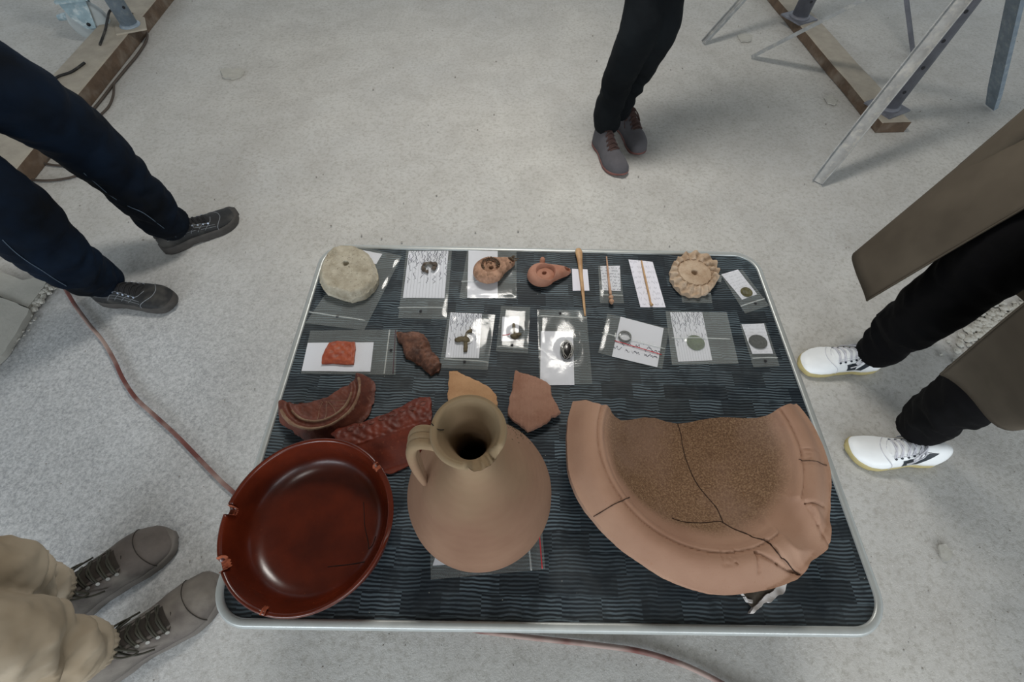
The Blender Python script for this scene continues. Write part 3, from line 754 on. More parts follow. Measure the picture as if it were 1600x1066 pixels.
# large decorated sherd
ol = [(519, 680), (527, 672), (540, 668), (570, 661), (600, 650), (618, 641), (634, 632), (648, 623), (660, 620.5), (672, 621.5), (675, 632), (675.5, 650), (672, 672), (660, 700), (640, 722), (612, 735), (590, 737), (560, 722), (535, 700)]
sh = pxpoly(ol, TZ+.02); ed = edgedist(sh); q1 = at(520, 690, TZ+.02).to_2d(); q2 = at(675, 640, TZ+.02).to_2d()
def zdec(x, y):
    d = (q2-q1).normalized(); n_ = Vector((-d.y, d.x)); p = Vector((x, y))-q1; s_ = p.dot(n_); t_ = p.dot(d)
    h = .030-((s_+.01)/.062)**2*.022
    if s_ > -.025: h += .0014*nz(t_, s_, 150, 4)+.0004*math.sin(t_*330)*math.cos(s_*300)
    h += .0012*math.exp(-((s_+.024)/.0015)**2)
    h -= .002*(1-sm(0, .003, ed(x, y)))
    return TZ+.001+max(h, .004)
e = empty('pottery_sherd', (at(600, 690, TZ).x, at(600, 690, TZ).y, TZ), 'long curved red sherd with moulded decoration, behind the red bowl', 'pottery sherd')
plate('sherd_body', sh, zdec, M_SAM, e, .002, bottom=lambda x, y: max(zdec(x, y)-.009, TZ+.001), jit=.0025)
random.seed(3)
for i in range(9):
    a = .12+i*.095; p = q1.lerp(q2, a); base = (530+i*16, 676-i*5.6+random.uniform(-2, 2))
    pts = [(base[0]+6*math.cos(t)+t*1.2, base[1]+3.2*math.sin(t)) for t in [k*.7 for k in range(8)]]
    if i > 0: surf_line('moulded_scroll', pts, zdec, M_SAMD, e, .0006, .0007, k=3)
# two pale sherds behind the jug
def flat_sherd(label, ol, mat, z0, tilt, th=.009, seed=0, lines=None):
    sh = pxpoly(ol, TZ+z0); c = sum((Vector(p[:2]) for p in sh), Vector((0, 0)))/len(sh); ed = edgedist(sh)
    def zf(x, y):
        r2 = ((x-c.x)**2+(y-c.y)**2); h = z0+.006-r2/.05*.02*4+tilt[0]*(x-c.x)+tilt[1]*(y-c.y)+.0008*nz(x, y, 90, seed)
        if lines: h += .0005*math.sin((x-c.x)*900)
        return TZ+max(h-.0015*(1-sm(0, .003, ed(x, y))), th*.6)
    o = plate('pottery_sherd', sh, zf, mat, None, .0025, bottom=lambda x, y: max(zf(x, y)-th, TZ+.001), jit=.0022, seed=seed)
    return tag(o, label, 'pottery sherd')
flat_sherd('plain beige sherd right behind the jug mouth', [(702, 579.5), (714, 581), (726, 587), (738, 593), (749, 598), (759, 603.5), (768, 609), (774, 617), (778, 632), (765, 648), (735, 655), (705, 650), (700, 626), (700.5, 600)], M_BEIGE, .016, (0, 0), seed=2)
flat_sherd('pinkish angular sherd with a pointed right corner, behind the jug', [(805.5, 577.4), (819, 584), (833, 588), (846, 593), (855, 599), (861, 605), (862.5, 620), (869, 632), (876, 644), (870, 650), (862, 651), (855, 661), (840, 667), (825, 672.5), (808, 660), (792, 647), (794, 634), (798, 620), (801, 600)], M_PINK, .016, (0, 0), seed=4, lines=True)

# ---------------------------------------------------------------- red bowl
def bowlmat():
    t = NT('glossy_red_slip')
    c = t.ramp(t.noise(16, 5, .6), [(.35, srgb(66, 23, 12)), (.65, srgb(86, 31, 15))])
    c = t.mix(t.ramp(t.noise(190, 2, .6), [(.68, (0,0,0)), (.80, (.2,.2,.2))]), c, srgb(150, 80, 44))
    t.base(c, .24, 0, .4); t.bump(t.noise(120, 4, .6), .15, .0006); return t.m
M_BOWL = bowlmat(); M_BROKEN = clay('raw_red_break', srgb(150, 84, 58), srgb(122, 58, 38), srgb(100, 50, 34), .9, .4, 60, 200, .6)
BC = Vector((-.3035, .1195)); BR = .1285; BH = .077
def bang(px, py, z=TZ+BH): q = at(px, py, z); return math.atan2(q.y-BC.y, q.x-BC.x)
n1a, n1b = bang(368, 792), bang(352, 800)       # small upper-left notch
n2 = bang(352, 878); n3 = bang(588, 722); n3e = bang(610, 850)
def adiff(a, b): return (a-b+PI) % (2*PI)-PI
def zcut(a):
    z = BH
    z -= .016*(1-sm(.035, .06, abs(adiff(a, bang(360, 797)))))
    z -= .013*(1-sm(.045, .085, abs(adiff(a, n2))))
    d = adiff(n3, a)
    if 0 < d < 1.2: z -= .010*sm(0, .02, d)*(1-sm(.75, 1.2, d))
    z -= .004*(1-sm(.01, .03, abs(adiff(a, bang(415, 950)))))
    return z+.0003*math.sin(a*61)*(1 if z < BH-.011 else 0)
prof = [(0, .009), (.06, .0095), (.086, .012), (.100, .018), (.110, .030), (.1155, .045), (.1185, .060), (.1205, .068), (.1215, .0735), (.1245, .0768), (.1275, .0752), (.1285, .071), (.1272, .066), (.1255, .058), (.123, .044), (.117, .026), (.104, .010), (.085, .006), (.084, .000), (.078, .000), (.077, .005), (0, .005)]
e = empty('red_bowl', (BC.x, BC.y, TZ), 'large glossy red-brown pottery bowl with a chipped, cracked rim', 'bowl')
v, f = lathe(prof, (BC.x, BC.y, TZ+.001), 240, zf=lambda r, z, a: min(z, zcut(a)))
mesh('bowl_body', v, f, M_BOWL, e)
def chip(angs, w, top):      # raw broken faces lying on the cut rim
    vs = []; fs = []; n_ = 16
    for i in range(n_+1):
        a = angs-w+2*w*i/n_; z = min(zcut(a), BH)
        wob = .0012*math.sin(i*2.1)
        for r, dz in ((.1192-.003*abs(math.sin(i)), -.003), (.1200, .0004), (.124, .0006), (.1280, .0003), (.1284, -.002-wob)):
            vs.append((BC.x+r*math.cos(a), BC.y+r*math.sin(a), TZ+.001+z+dz+wob*.5))
    for i in range(n_):
        for j in range(4): fs.append((i*5+j, (i+1)*5+j, (i+1)*5+j+1, i*5+j+1))
    mesh('broken_edge', vs, fs, M_BROKEN, e)
chip(bang(360, 797), .055, 0); chip(n2, .09, 0); chip(n3-.04, .035, 0); chip(bang(415, 950), .03, 0)
def zbowl(x, y):
    r = math.hypot(x-BC.x, y-BC.y)
    P_ = prof[:9]
    for (r0_, z0_), (r1, z1) in zip(P_, P_[1:]):
        if r <= r1: return TZ+.001+z0_+(z1-z0_)*(r-r0_)/(r1-r0_)
    return TZ+.001+P_[-1][1]
surf_line('crack', [(568, 785), (569, 800), (570, 822), (575, 845), (576, 858)], zbowl, M_DARK, e, .0006, .0006)
surf_line('crack', [(512, 886), (530, 884), (548, 882), (570, 878)], zbowl, M_DARK, e, .0006, .0006)
surf_line('crack', [(576, 858), (582, 852), (587, 838)], zbowl, M_DARK, e, .0005, .0006)

# ---------------------------------------------------------------- jug
def jugmat():
    t = NT('buff_jug_clay')
    c = t.ramp(t.noise(7, 4, .55), [(.35, srgb(112, 84, 67)), (.65, srgb(128, 100, 81))])
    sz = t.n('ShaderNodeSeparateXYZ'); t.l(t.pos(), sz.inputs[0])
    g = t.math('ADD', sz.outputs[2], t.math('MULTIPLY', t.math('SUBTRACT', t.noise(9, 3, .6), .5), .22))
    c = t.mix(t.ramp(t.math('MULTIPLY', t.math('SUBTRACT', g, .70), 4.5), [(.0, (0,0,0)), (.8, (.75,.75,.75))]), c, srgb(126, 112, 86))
    c = t.mix(t.ramp(t.noise(300, 2, .6), [(.63, (0,0,0)), (.75, (.35,.35,.35))]), c, srgb(120, 94, 72))
    t.base(c, .85, 0, .2); b = t.bump(t.noise(260, 4, .6), .25, .0006)
    w_ = t.n('ShaderNodeTexWave', bands_direction='Z', ins={'Scale': 26.0, 'Distortion': 1.5, 'Detail': 2.0}); t.l(t.pos(), w_.inputs['Vector']); t.bump(w_.outputs['Fac'], .12, .0015, b)
    return t.m
M_JUG = jugmat()
JC = Vector((-.0405, .156))
JP = [(0, .002), (.046, .002), (.050, .004), (.056, .012), (.078, .034), (.094, .060), (.1030, .090), (.1050, .115), (.1030, .140), (.097, .165), (.086, .191), (.070, .220), (.053, .247), (.039, .268), (.030, .286), (.0250, .302), (.0238, .316), (.0250, .332), (.0290, .350), (.0335, .362), (.0368, .370), (.0382, .376), (.0368, .3815), (.0340, .382), (.0308, .376), (.0270, .366), (.0225, .354), (.0188, .343), (.0168, .334), (.0155, .30), (.020, .26), (.05, .22), (.085, .16), (.094, .10), (.07, .045), (.04, .02), (0, .02)]
brk = math.atan2(-1.0, .62)
def jz(r, z, a):
    if z < .318: return z
    d = abs(adiff(a, brk)); lim = .3815-.026*(1-sm(.30, .62, d))+.0016*math.sin(a*23)*(1-sm(.5, .7, d))
    return min(z, lim)
def jr(r, z, a):
    if z > .344:
        d = abs(adiff(a, brk)); k = 1-sm(.30, .62, d); lim = .3815-.026*k
        if z > lim: return r-(r-.030)*.35
    return r
e = empty('jug', (JC.x, JC.y, TZ), 'round-bellied buff clay jug with a flared chipped mouth and ribbed handle', 'jug')
v, f = lathe(JP, (JC.x, JC.y, TZ), 128, rf=jr, zf=jz); mesh('jug_body', v, f, M_JUG, e)
hp = [(694, 690, .852), (676, 685, .856), (658, 683, .860), (647, 688, .850), (644, 701, .829), (648, 719, .797), (656, 737, .765), (664, 752, .728)]
base = [at(*p) for p in hp]
for k in (-1, 0, 1):
    P = []
    for i, b in enumerate(base):
        t = (base[min(i+1, len(base)-1)]-base[max(i-1, 0)]).normalized()
        side = t.cross(Vector((-1, 0, 0))).normalized() if i > 0 else Vector((0, 1, 0))
        side = Vector((0, 1, 0)) - t*t.dot(Vector((0, 1, 0))); side.normalize()
        P.append(b+side*k*.0068*(1 if i < 5 else 1-.22*(i-4)))
    v, f = tube(P, [.006, .0062, .0062, .006, .0058, .0055, .005, .004], 12, 6); mesh('handle_rib', v, f, M_JUG, e)
def zneck(x, y):
    r = math.hypot(x-JC.x, y-JC.y); pp = [(.0368, .3815), (.0340, .382), (.0308, .376), (.0268, .366), (.0215, .354), (.0172, .343), (.0150, .334)][::-1]
    for (a, za), (b, zb) in zip(pp, pp[1:]):
        if r <= b: return TZ+za+(zb-za)*max(0, (r-a))/(b-a+1e-9)
    return TZ+.366
surf_line('crack', [(674, 667), (682, 670), (694, 672)], zneck, M_DARK, e, .0004, .0005, TZ+.36)
# pitted shoulder marks
mb = MB(); random.seed(11)
def zjug(x, y):
    r_ = math.hypot(x-JC.x, y-JC.y)
    for (ra, za), (rb, zb) in zip(JP[6:17], JP[7:18]):
        if ra >= r_ >= rb: return TZ+za+(zb-za)*(ra-r_)/(ra-rb+1e-9)
    return TZ+.30
for i in range(90):
    x = random.gauss(803, 9); y = 668+(x-803)*.75+random.gauss(0, 8)
    if x < 791: continue
    p = solve(x, y, zjug, TZ+.24); s_ = random.uniform(.0005, .0013)
    v, f = lathe([(0, s_*.6), (s_, 0), (0, -s_*.6)], (p.x, p.y, zjug(p.x, p.y)), 6); mb.add(v, f)
tag(mb.build('pit_marks', simple('pit_brown', srgb(92, 78, 56), .9, 0, .2, 60, .2), e), kind='stuff')

# ---------------------------------------------------------------- mortarium
def mortmat():
    t = NT('mortarium_clay')
    c = t.ramp(t.noise(6, 4, .55), [(.35, srgb(144, 111, 92)), (.65, srgb(162, 130, 109))])
    d = t.n('ShaderNodeVectorMath', operation='DISTANCE'); sx = t.n('ShaderNodeSeparateXYZ'); t.l(t.pos(), sx.inputs[0]); cb = t.n('ShaderNodeCombineXYZ'); t.l(sx.outputs[0], cb.inputs[0]); t.l(sx.outputs[1], cb.inputs[1])
    t.l(cb.outputs[0], d.inputs[0]); d.inputs[1].default_value = (.306, .262, 0)
    dd = t.math('ADD', d.outputs['Value'], t.math('MULTIPLY', t.math('SUBTRACT', t.noise(11, 3, .5), .5), .03))
    worn = t.ramp(dd, [(.136, (1,1,1)), (.156, (0,0,0))])
    grit = t.ramp(t.noise(360, 3, .75), [(.34, srgb(70, 50, 34)), (.5, srgb(106, 82, 60)), (.72, srgb(158, 132, 104))])
    grit = t.mix(t.ramp(t.noise(9, 3, .5), [(.42, (0,0,0)), (.68, (.6,.6,.6))]), grit, srgb(132, 108, 94))
    c = t.mix(t.math('MULTIPLY', worn, .85), c, grit)
    c = t.mix(t.ramp(t.noise(260, 2, .6), [(.64, (0,0,0)), (.76, (.4,.4,.4))]), c, srgb(140, 100, 72))
    t.base(c, .85, 0, .2); t.bump(t.noise(240, 4, .7), .4, .001); return t.m
M_MORT = mortmat()
MC = Vector((.305, .247)); MR = .2113
th_s = math.atan2(*(lambda q: (q.y-MC.y, q.x-MC.x))(at(1232, 806, TZ+.1)))
grooves = []
def mprof(x, y):
    dx, dy = x-MC.x, y-MC.y; r = math.hypot(dx, dy); a = math.atan2(dy, dx)
    if r < .147: h = .018+.074*(r/.147)**2.7
    elif r < .215: 
        h = .092+.013*sm(.147, .156, r)+.002*math.sin((r-.156)/.05*PI) if r >= .147 else .092
        h -= .026*sm(.168, .216, r)**1.4
        h -= .0035*math.exp(-((r-.1625)/.0022)**2)
    else: h = .079
    ds = adiff(a, th_s); k = (1-sm(.17, .23, abs(ds)))*sm(.10, .14, r)
    if k > 0:
        lat = ds*r; hs = .075+.014*sm(.11, .17, r)-.010*sm(.18, .23, r)+ (lat/.03)**2*.010
        h = h*(1-k)+min(hs, h+.004)*k
    h += .0008*nz(x, y, 40, 6)
    for p, q, dep, w_ in grooves:
        h -= dep*math.exp(-(segd(x, y, p, q)/w_)**2)
    return TZ+.001+h
outer = [(896, 624), (889, 650), (886.7, 680), (887.5, 710), (891, 739), (904.7, 773.6), (927.3, 807.6), (967, 850), (1009, 881), (1050.6, 905.6), (1092, 921), (1134, 929), (1175.6, 926.4), (1217, 917.7), (1240, 909), (1252, 903), (1262, 891.7), (1269, 877.8), (1280, 870), (1292, 862), (1299, 850), (1303, 801), (1304, 770), (1304, 739), (1295, 704), (1276, 662.5), (1255, 633)]
brkl = [(1244, 631), (1234.6, 631), (1226, 633.5), (1217, 638), (1207, 645), (1196, 650), (1182, 653), (1168.6, 653.8), (1148, 652.5), (1127, 652), (1109, 654), (1092, 657), (1075, 660.5), (1059, 662.5), (1041, 659), (1023, 653), (1006, 652.5), (991.5, 655), (980, 657), (970.7, 657), (961, 651), (956, 645), (953, 638), (939.4, 633), (926, 629), (915, 625)]
oz = TZ+.092
OL = [at(x, y, TZ+(.086 if 13 <= i <= 20 else .089)) for i, (x, y) in enumerate(outer)]
OL = [Vector((v.x, v.y, 0)) for v in spline([Vector((p.x, p.y, 0)) for p in OL], 4)]
OL += [solve(x, y, mprof) for x, y in brkl]
def mg(pts, dep, w_):
    P = [solve(x, y, mprof) for x, y in pts]
    return [(P[i], P[i+1], dep, w_) for i in range(len(P)-1)]
g = []
g += mg([(1182, 864), (1187, 893)], .0045, .0022); g += mg([(1182, 864), (1215, 880), (1250, 898)], .0045, .0024)
g += mg([(1261, 785), (1288, 792)], .0045, .0022); g += mg([(1261, 785), (1280, 820), (1297, 852)], .0035, .0024)
g += mg([(1198, 845), (1222, 870), (1250, 898)], .003, .0022); g += mg([(1131, 817), (1160, 830), (1198, 845)], .002, .0016)
for fr in ([(1125, 857), (1146, 857), (1150, 862), (1152, 880), (1131, 884), (1129, 870), (1125, 857)], [(1253, 703), (1280, 706), (1281, 716), (1282, 726), (1253, 722), (1253, 703)]): g += mg(fr, .0016, .0013)
g += mg([(1140, 862), (1135, 870), (1142, 875), (1146, 868)], .0012, .0012); g += mg([(1258, 710), (1266, 707), (1268, 716), (1259, 718)], .0012, .0012)
grooves += g
e = empty('mortarium', (MC.x, MC.y, TZ), 'large broken half of a pinkish clay mixing bowl with wide rim and spout', 'mixing bowl')
def mtop(x, y):
    z = mprof(x, y); r = math.hypot(x-MC.x, y-MC.y)
    return z
plate('bowl_body', OL, mtop, M_MORT, e, .0028, bottom=lambda x, y: max(mtop(x, y)-.017, TZ+.0005), jit=.0006)
for c_, w_ in (([(1059, 663), (1064, 680), (1067, 700), (1075, 727), (1090, 758), (1106, 778), (1120, 795), (1129, 815), (1131, 818)], .0008),
    ([(1131, 818), (1145, 826), (1165, 834), (1185, 842), (1198, 847), (1206, 854)], .0009), ([(1206, 854), (1216, 866), (1230, 880), (1250, 899)], .0008),
    ([(1050, 810), (1070, 816), (1100, 817), (1122, 815), (1131, 818)], .0006), ([(927.3, 807.6), (945, 797), (960, 788), (977, 780), (984, 777)], .0007), ([(1248, 718), (1265, 720), (1292, 727)], .0004)):
    surf_line('crack', c_, mprof, M_CRACK, e, w_, .0007, TZ+.08)
# scrap under it
M_SCR = simple('scrap_white', srgb(214, 208, 204), .7, 0, .12, 60, .3); M_SCRD = simple('scrap_dark', srgb(106, 98, 88), .6, 0, .4, 60, .3)
c0 = T(1190, 930); e = empty('torn_scrap', (c0.x, c0.y, TZ), 'torn scrap with a white edge sticking out under the mixing bowl spout', 'scrap')
plate('scrap_sheet', pxpoly([(1155, 915), (1163, 932), (1170, 942), (1176, 950), (1190, 940), (1210, 925), (1228, 912), (1215, 895), (1170, 895)], TZ+.006), lambda x, y: TZ+.006+.003*nz(x, y, 70, 3), M_SCRD, e, .003, thick=.001, jit=.002)
plate('white_edge', pxpoly([(1173, 959.5), (1177, 949), (1186, 940), (1196, 932), (1200, 930), (1210, 922), (1220, 912), (1229, 912), (1226, 922), (1214, 934), (1200, 942), (1188, 952)], TZ+.009), lambda x, y: TZ+.010+.003*nz(x, y, 80, 5), M_SCR, e, .003, zbase=TZ+.001, jit=.003)
plate('white_edge', pxpoly([(1160, 927), (1168, 935), (1176, 938), (1175, 944), (1168, 941)], TZ+.009), lambda x, y: TZ+.010+.002*nz(x, y, 80, 6), M_SCR, e, .003, zbase=TZ+.001, jit=.002)

# ---------------------------------------------------------------- props, timber, cables
def timber(name, label, a, b, w, h, end=0):
    """beam on the floor: a,b world xy of the visible side's bottom edge; body extends to the left of a->b"""
    a = Vector(a[:2]); b = Vector(b[:2]); d = (b-a).normalized(); nn = Vector((-d.y, d.x))*w
    e = empty(name, (a.x, a.y, 0), label, 'timber')
    vs = []; fs = []; n_ = 40
    for i in range(n_+1):
        p = a.lerp(b, i/n_); wv = .0025*nz(p.x, p.y, 6, 3)
        for q, z in ((p, -.002), (p, h*.5), (p, h-.003), (p+nn*.04, h), (p+nn*.96, h), (p+nn, h-.003), (p+nn, -.002)): vs.append((q.x+wv, q.y, z+wv*.5))
    for i in range(n_):
        for j in range(6): fs.append((i*7+j, i*7+j+1, (i+1)*7+j+1, (i+1)*7+j))
    fs += [tuple(range(7)), tuple(range(n_*7, n_*7+7))]
    o = mesh('beam', vs, fs, M_WOODSIDE, e, False)
    o.data.materials.append(M_WOODTOP)
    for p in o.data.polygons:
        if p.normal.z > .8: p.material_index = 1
    return e, d, nn
def slab_dust(): pass
BA = at(1222, 28); BB = at(1368, 207)
timber('timber_sole', 'dusty timber plank on the floor under the steel props on the right', BB, BA + (BA-BB).normalized()*.0, -.24, .045) if False else None
dR = (BB-BA).normalized()
timber('timber_plank', 'dusty plank on the floor under the two steel props, right side', (BA-dR*.75), BB, .145, .05)
LA = at(45, 290); LB = at(262, 12); dL = (LB-LA).normalized()
timber('timber_plank', 'long dusty plank under the steel prop beside the caster wheel, left side', (LA-dL*.7), (LB+dL*.9), .20, .07)
def prop(label, base, feet, hub=1.05, tr=.030, top=2.49, zb=.05, mt=None, legm=None, lean=(0, 0)):
    b = Vector((base[0], base[1], zb)); e = empty('steel_prop', b, label, 'steel prop'); mt = mt or M_STEEL
    tv = Vector((b.x+lean[0], b.y+lean[1], top))
    v, f = tube([b+Vector((0, 0, .006)), tv], tr, 20, smoothpath=False); mesh('outer_tube', v, f, mt, e)
    v, f = tube([b+Vector((0, 0, .004)), b+Vector((0, 0, .012)), b+Vector((0, 0, .02))], [tr*1.25, tr*1.25, tr*1.02], 20, smoothpath=False); mesh('collar', v, f, mt, e)
    v, f = box(b+Vector((0, 0, .004)), .15, .15, .008, .5); mesh('base_plate', v, f, legm[0] if legm else mt, e, False)
    v, f = box(tv, .13, .13, .008, .5); mesh('head_plate', v, f, mt, e, False)
    for i in range(5):
        z = .10+i*.11; d = (CAM-Vector((b.x, b.y, z))); d.z = 0; d.normalize(); d = Matrix.Rotation(.55 if b.x > 0 else .5, 3, 'Z')@d
        p = Vector((b.x, b.y, zb+z)); v, f = tube([p+d*(tr-.004), p+d*(tr+.0012)], .0075, 12, smoothpath=False); mesh('pin_hole', v, f, M_HOLE, e, False)
    for i, (fx, fy, w_, m_) in enumerate(feet):
        ft = Vector((fx, fy, 0)); hb = b.copy(); hb.z = hub; out = (ft-Vector((b.x, b.y, 0))).normalized(); hb += out*tr*1.2
        d = (hb-ft); L = d.length; d.normalize(); s_ = d.cross(Vector((0, 0, 1))).normalized(); n_ = s_.cross(d).normalized()
        vs = []; fs = []
        # folded L-section bar
        sec = [(-w_/2, 0), (w_/2, 0), (w_/2, -.018), (w_/2-.004, -.018), (w_/2-.004, -.004), (-w_/2+.004, -.004), (-w_/2+.004, -.018), (-w_/2, -.018)]
        for k in range(9):
            p = ft+d*(L*k/8); kk = 1 if k else .8
            for a, c in sec: vs.append(p+s_*a*kk-n_*c)
        for k in range(8):
            for j in range(8): fs.append((k*8+j, k*8+(j+1) % 8, (k+1)*8+(j+1) % 8, (k+1)*8+j))
        fs += [tuple(range(8)), tuple(range(64, 72))]
        lo = min(v_.z for v_ in vs); vs = [v_-Vector((0, 0, min(0, lo))) for v_ in vs]
        mesh('tripod_leg', vs, fs, m_, e, False)
    v, f = tube([Vector((b.x, b.y, hub-.03)), Vector((b.x, b.y, hub+.03))], tr*1.5, 16, smoothpath=False); mesh('clamp_ring', v, f, mt, e)
    return e
Bf = at(1178, 90); bE = at(1385, 168, .05); Df = at(1277, 285); Ff = at(1546, 168)
prop('near grey steel prop with splayed tripod legs, on the right', (bE.x, bE.y), [(Df.x, Df.y, .058, M_STEEL), (Ff.x, Ff.y, .075, M_STEELB), (Bf.x, Bf.y, .05, M_STEEL)], hub=.70, mt=M_STEELD, tr=.046)
b1 = at(1248, 28, .05); Af = at(1100, 68); Bf = at(1180, 90)
prop('far steel prop behind the plank end, upper right', (b1.x, b1.y), [(Af.x, Af.y, .04, M_STEEL), (at(1424, 88).x, at(1424, 88).y, .045, M_STEELD)], hub=.70, mt=M_STEELD, tr=.046)
b3 = at(205, 42, .07)
prop('blue-grey steel prop standing on the left plank', (b3.x, b3.y), [], mt=M_STEELB, zb=.07, tr=.042, legm=(M_WOODTOP,))
# a slim bar seen between
bb = at(1418, 66, 0)
# caster wheel
cc = at(140, 38, .06); M_CAST = simple('pale_blue_paint', srgb(150, 172, 180), .6, .1, .25, 30, .3, s2=(18, srgb(196, 204, 204), .5, .66))
M_WHEEL = simple('grey_white_wheel', srgb(172, 178, 178), .6, 0, .15, 20, .2)
e = empty('caster_wheel', (cc.x, cc.y, 0), 'pale blue swivel caster wheel with bracket by the upper left prop', 'caster')
ax_ = Vector((.35, -.94, 0)).normalized(); wc = at(140, 33, .085)
wc.z = .085
P = [wc-ax_*.022, wc-ax_*.018, wc+ax_*.018, wc+ax_*.022]
v, f = tube(P, [.084, .094, .094, .084], 40, smoothpath=False); mesh('wheel', v, f, M_WHEEL, e)
v, f = tube([wc-ax_*.028, wc+ax_*.028], [.03, .03], 24, smoothpath=False); mesh('hub', v, f, M_CAST, e)
lat = Vector((ax_.y, -ax_.x, 0))
for s_ in (-1, 1):
    p0 = wc+ax_*(s_*.036); vs = []
    shp = [(-.022, -.022), (.022, -.022), (.035, .02), (.06, .11), (-.07, .11), (-.06, .04)]
    for off in (-.003, .003):
        for u_, z_ in shp: vs.append(p0+ax_*off-lat*u_+Vector((0, 0, z_)))
    fs = [tuple(range(6)), tuple(range(11, 5, -1))]+[(i, (i+1) % 6, 6+(i+1) % 6, 6+i) for i in range(6)]
    mesh('fork_plate', vs, fs, M_CAST, e, False)
v, f = box(wc+lat*.0+Vector((0, 0, .115)), .15, .12, .012, math.atan2(lat.y, lat.x)); mesh('top_plate', v, f, M_CAST, e, False)
v, f = tube([wc+Vector((0, 0, .12)), wc+Vector((0, 0, .42))], .022, 16, smoothpath=False); mesh('stem', v, f, M_CAST, e)
bp_ = at(92, 28, .10); v, f = tube([wc+lat*(-.02)+Vector((0, 0, .03)), (wc+bp_)/2+Vector((0, 0, .02)), bp_], [.02, .022, .014], 8, smoothpath=False); mesh('brake_lever', v, f, M_CAST, e)
v, f = tube([wc-ax_*.045, wc+ax_*.045], .009, 8, smoothpath=False); mesh('axle_bolt', v, f, M_HOLE, e)

def cable(label, pts, r, mat, z=None, cat='cable'):
    P = [at(p[0], p[1], (p[2] if len(p) > 2 else 0)+r*.9) for p in pts]; P = [Vector((q.x, q.y, q.z)) for q in P]
    v, f = tube(P, r, 8, 8); o = mesh('cable', v, f, mat); return tag(o, label, cat)
cable('dusty red cable winding across the floor to behind the red bowl and under the table', [(70, 400), (104, 455), (118, 478), (140, 508), (160, 532), (178, 562), (192, 592), (212, 622), (240, 648), (275, 680), (310, 716), (345, 752), (370, 775), (410, 820), (500, 890), (620, 950), (720, 980), (800, 993), (860, 1000), (930, 1008), (1000, 1018), (1060, 1036), (1105, 1056), (1150, 1080), (1200, 1105), (1300, 1165), (1450, 1240), (1700, 1300)], .006, M_REDCABLE)
cable('thin dark cable along the right side of the left plank', [(206, 20, .07), (214, 34, .03), (228, 46), (229, 62), (215, 85), (196, 108), (178, 130), (158, 156), (138, 180), (110, 212), (60, 262), (10, 318)], .006, M_CABLE)
cable('short dark cable loop leaving the left plank beside the thigh', [(178, 130), (177, 148), (170, 166), (155, 182), (147, 196), (135, 220), (110, 250)], .005, M_CABLE)
cable('black cable end lying on the left plank', [(132, 98, .07), (112, 112, .07), (90, 120, .07), (78, 132, .07), (70, 150, .03), (60, 172)], .006, M_BLACK)
cable('short hanging black cable in front of the caster wheel', [(186, 12, .12), (172, 17, .11), (168, 30, .10), (164, 48, .09), (156, 70, .072)], .006, M_BLACK)
cable('thin dark cable crossing between the jeans legs, upper one', [(-20, 236), (20, 246), (60, 254), (95, 259), (130, 257)], .005, M_CABLE)
cable('thin dark cable curving between the jeans legs, lower one', [(-10, 270), (30, 278), (62, 282), (90, 281), (118, 275), (140, 262)], .005, M_CABLE)
cable('black cable by the left picture edge rising to the thigh', [(-10, 262), (10, 238), (34, 220), (60, 205)], .006, M_BLACK)
cable('small pale cable loop right of the near jeans leg', [(66, 318), (78, 322), (84, 332), (80, 344), (70, 352)], .004, M_CABLE)

# broken floor slabs at left and crumbs
M_SLAB = simple('slab_concrete', srgb(178, 176, 168), .92, 0, .14, 10, .5, .003)
def slab(label, pts, h, seed):
    sh = pxpoly(pts, h)
    o = plate('concrete_slab', sh, lambda x, y: h+.002*nz(x, y, 14, seed), M_SLAB, None, .02, zbase=-.004, jit=.004, seed=seed); return tag(o, label, 'slab')
slab('flat pale slab at the left edge, nearest the boots', [(-60, 452), (-20, 458), (10, 467), (46, 483), (38, 500), (25, 520), (8, 548), (-60, 620)], .016, 1)
slab('flat pale slab at the left edge, under the near jeans leg', [(-60, 420), (0, 424), (36, 438), (60, 432), (76, 432), (68, 448), (54, 466), (44, 480), (15, 468), (-60, 446)], .010, 2)
random.seed(21); mb = MB()
def crumb(p, r):
    n_ = 6; vs = []
    for k, (rr, zz) in enumerate(((.7, -.2), (1, .25), (.6, .7))):
        for i in range(n_): a = 2*PI*i/n_+k*.4; q = rr*r*random.uniform(.75, 1.2); vs.append((p.x+q*math.cos(a), p.y+q*math.sin(a), zz*r))
    vs.append((p.x, p.y, .85*r)); fs = []
    for k in range(2):
        for i in range(n_): fs.append((k*n_+i, k*n_+(i+1) % n_, (k+1)*n_+(i+1) % n_, (k+1)*n_+i))
    for i in range(n_): fs.append((2*n_+i, 2*n_+(i+1) % n_, 3*n_))
    return vs, fs
for i in range(110):
    t = random.random(); x = 82-40*t+random.gauss(2, 4); y = 436+52*t+random.gauss(2, 3); mb.add(*crumb(at(x, y), random.uniform(.003, .013)))
for i in range(60):
    t = random.random(); x = 44-42*t+random.gauss(5, 5); y = 490+60*t+random.gauss(4, 4); mb.add(*crumb(at(x, y), random.uniform(.002, .006)))
o = mb.build('rubble', M_SLAB, None, False); tag(o, 'crumbled concrete bits along the broken slab edge at left', 'rubble', kind='stuff')
mb = MB()
for i in range(260):
    x = random.gauss(1548, 26); y = 508+ (x-1548)*-.45+random.gauss(0, 13); mb.add(*crumb(at(x, y), random.uniform(.003, .014)))
o = mb.build('rubble', M_SLAB, None, False); tag(o, 'heap of fine pale rubble behind the coat, right edge', 'rubble', kind='stuff')
mb = MB()
for i in range(300):
    x = random.uniform(0, 1600); y = random.uniform(0, 1066); q = at(x, y)
    mb.add(*crumb(q, random.uniform(.001, .0028)*(1 if q.y < 1.2 else 1.6)))
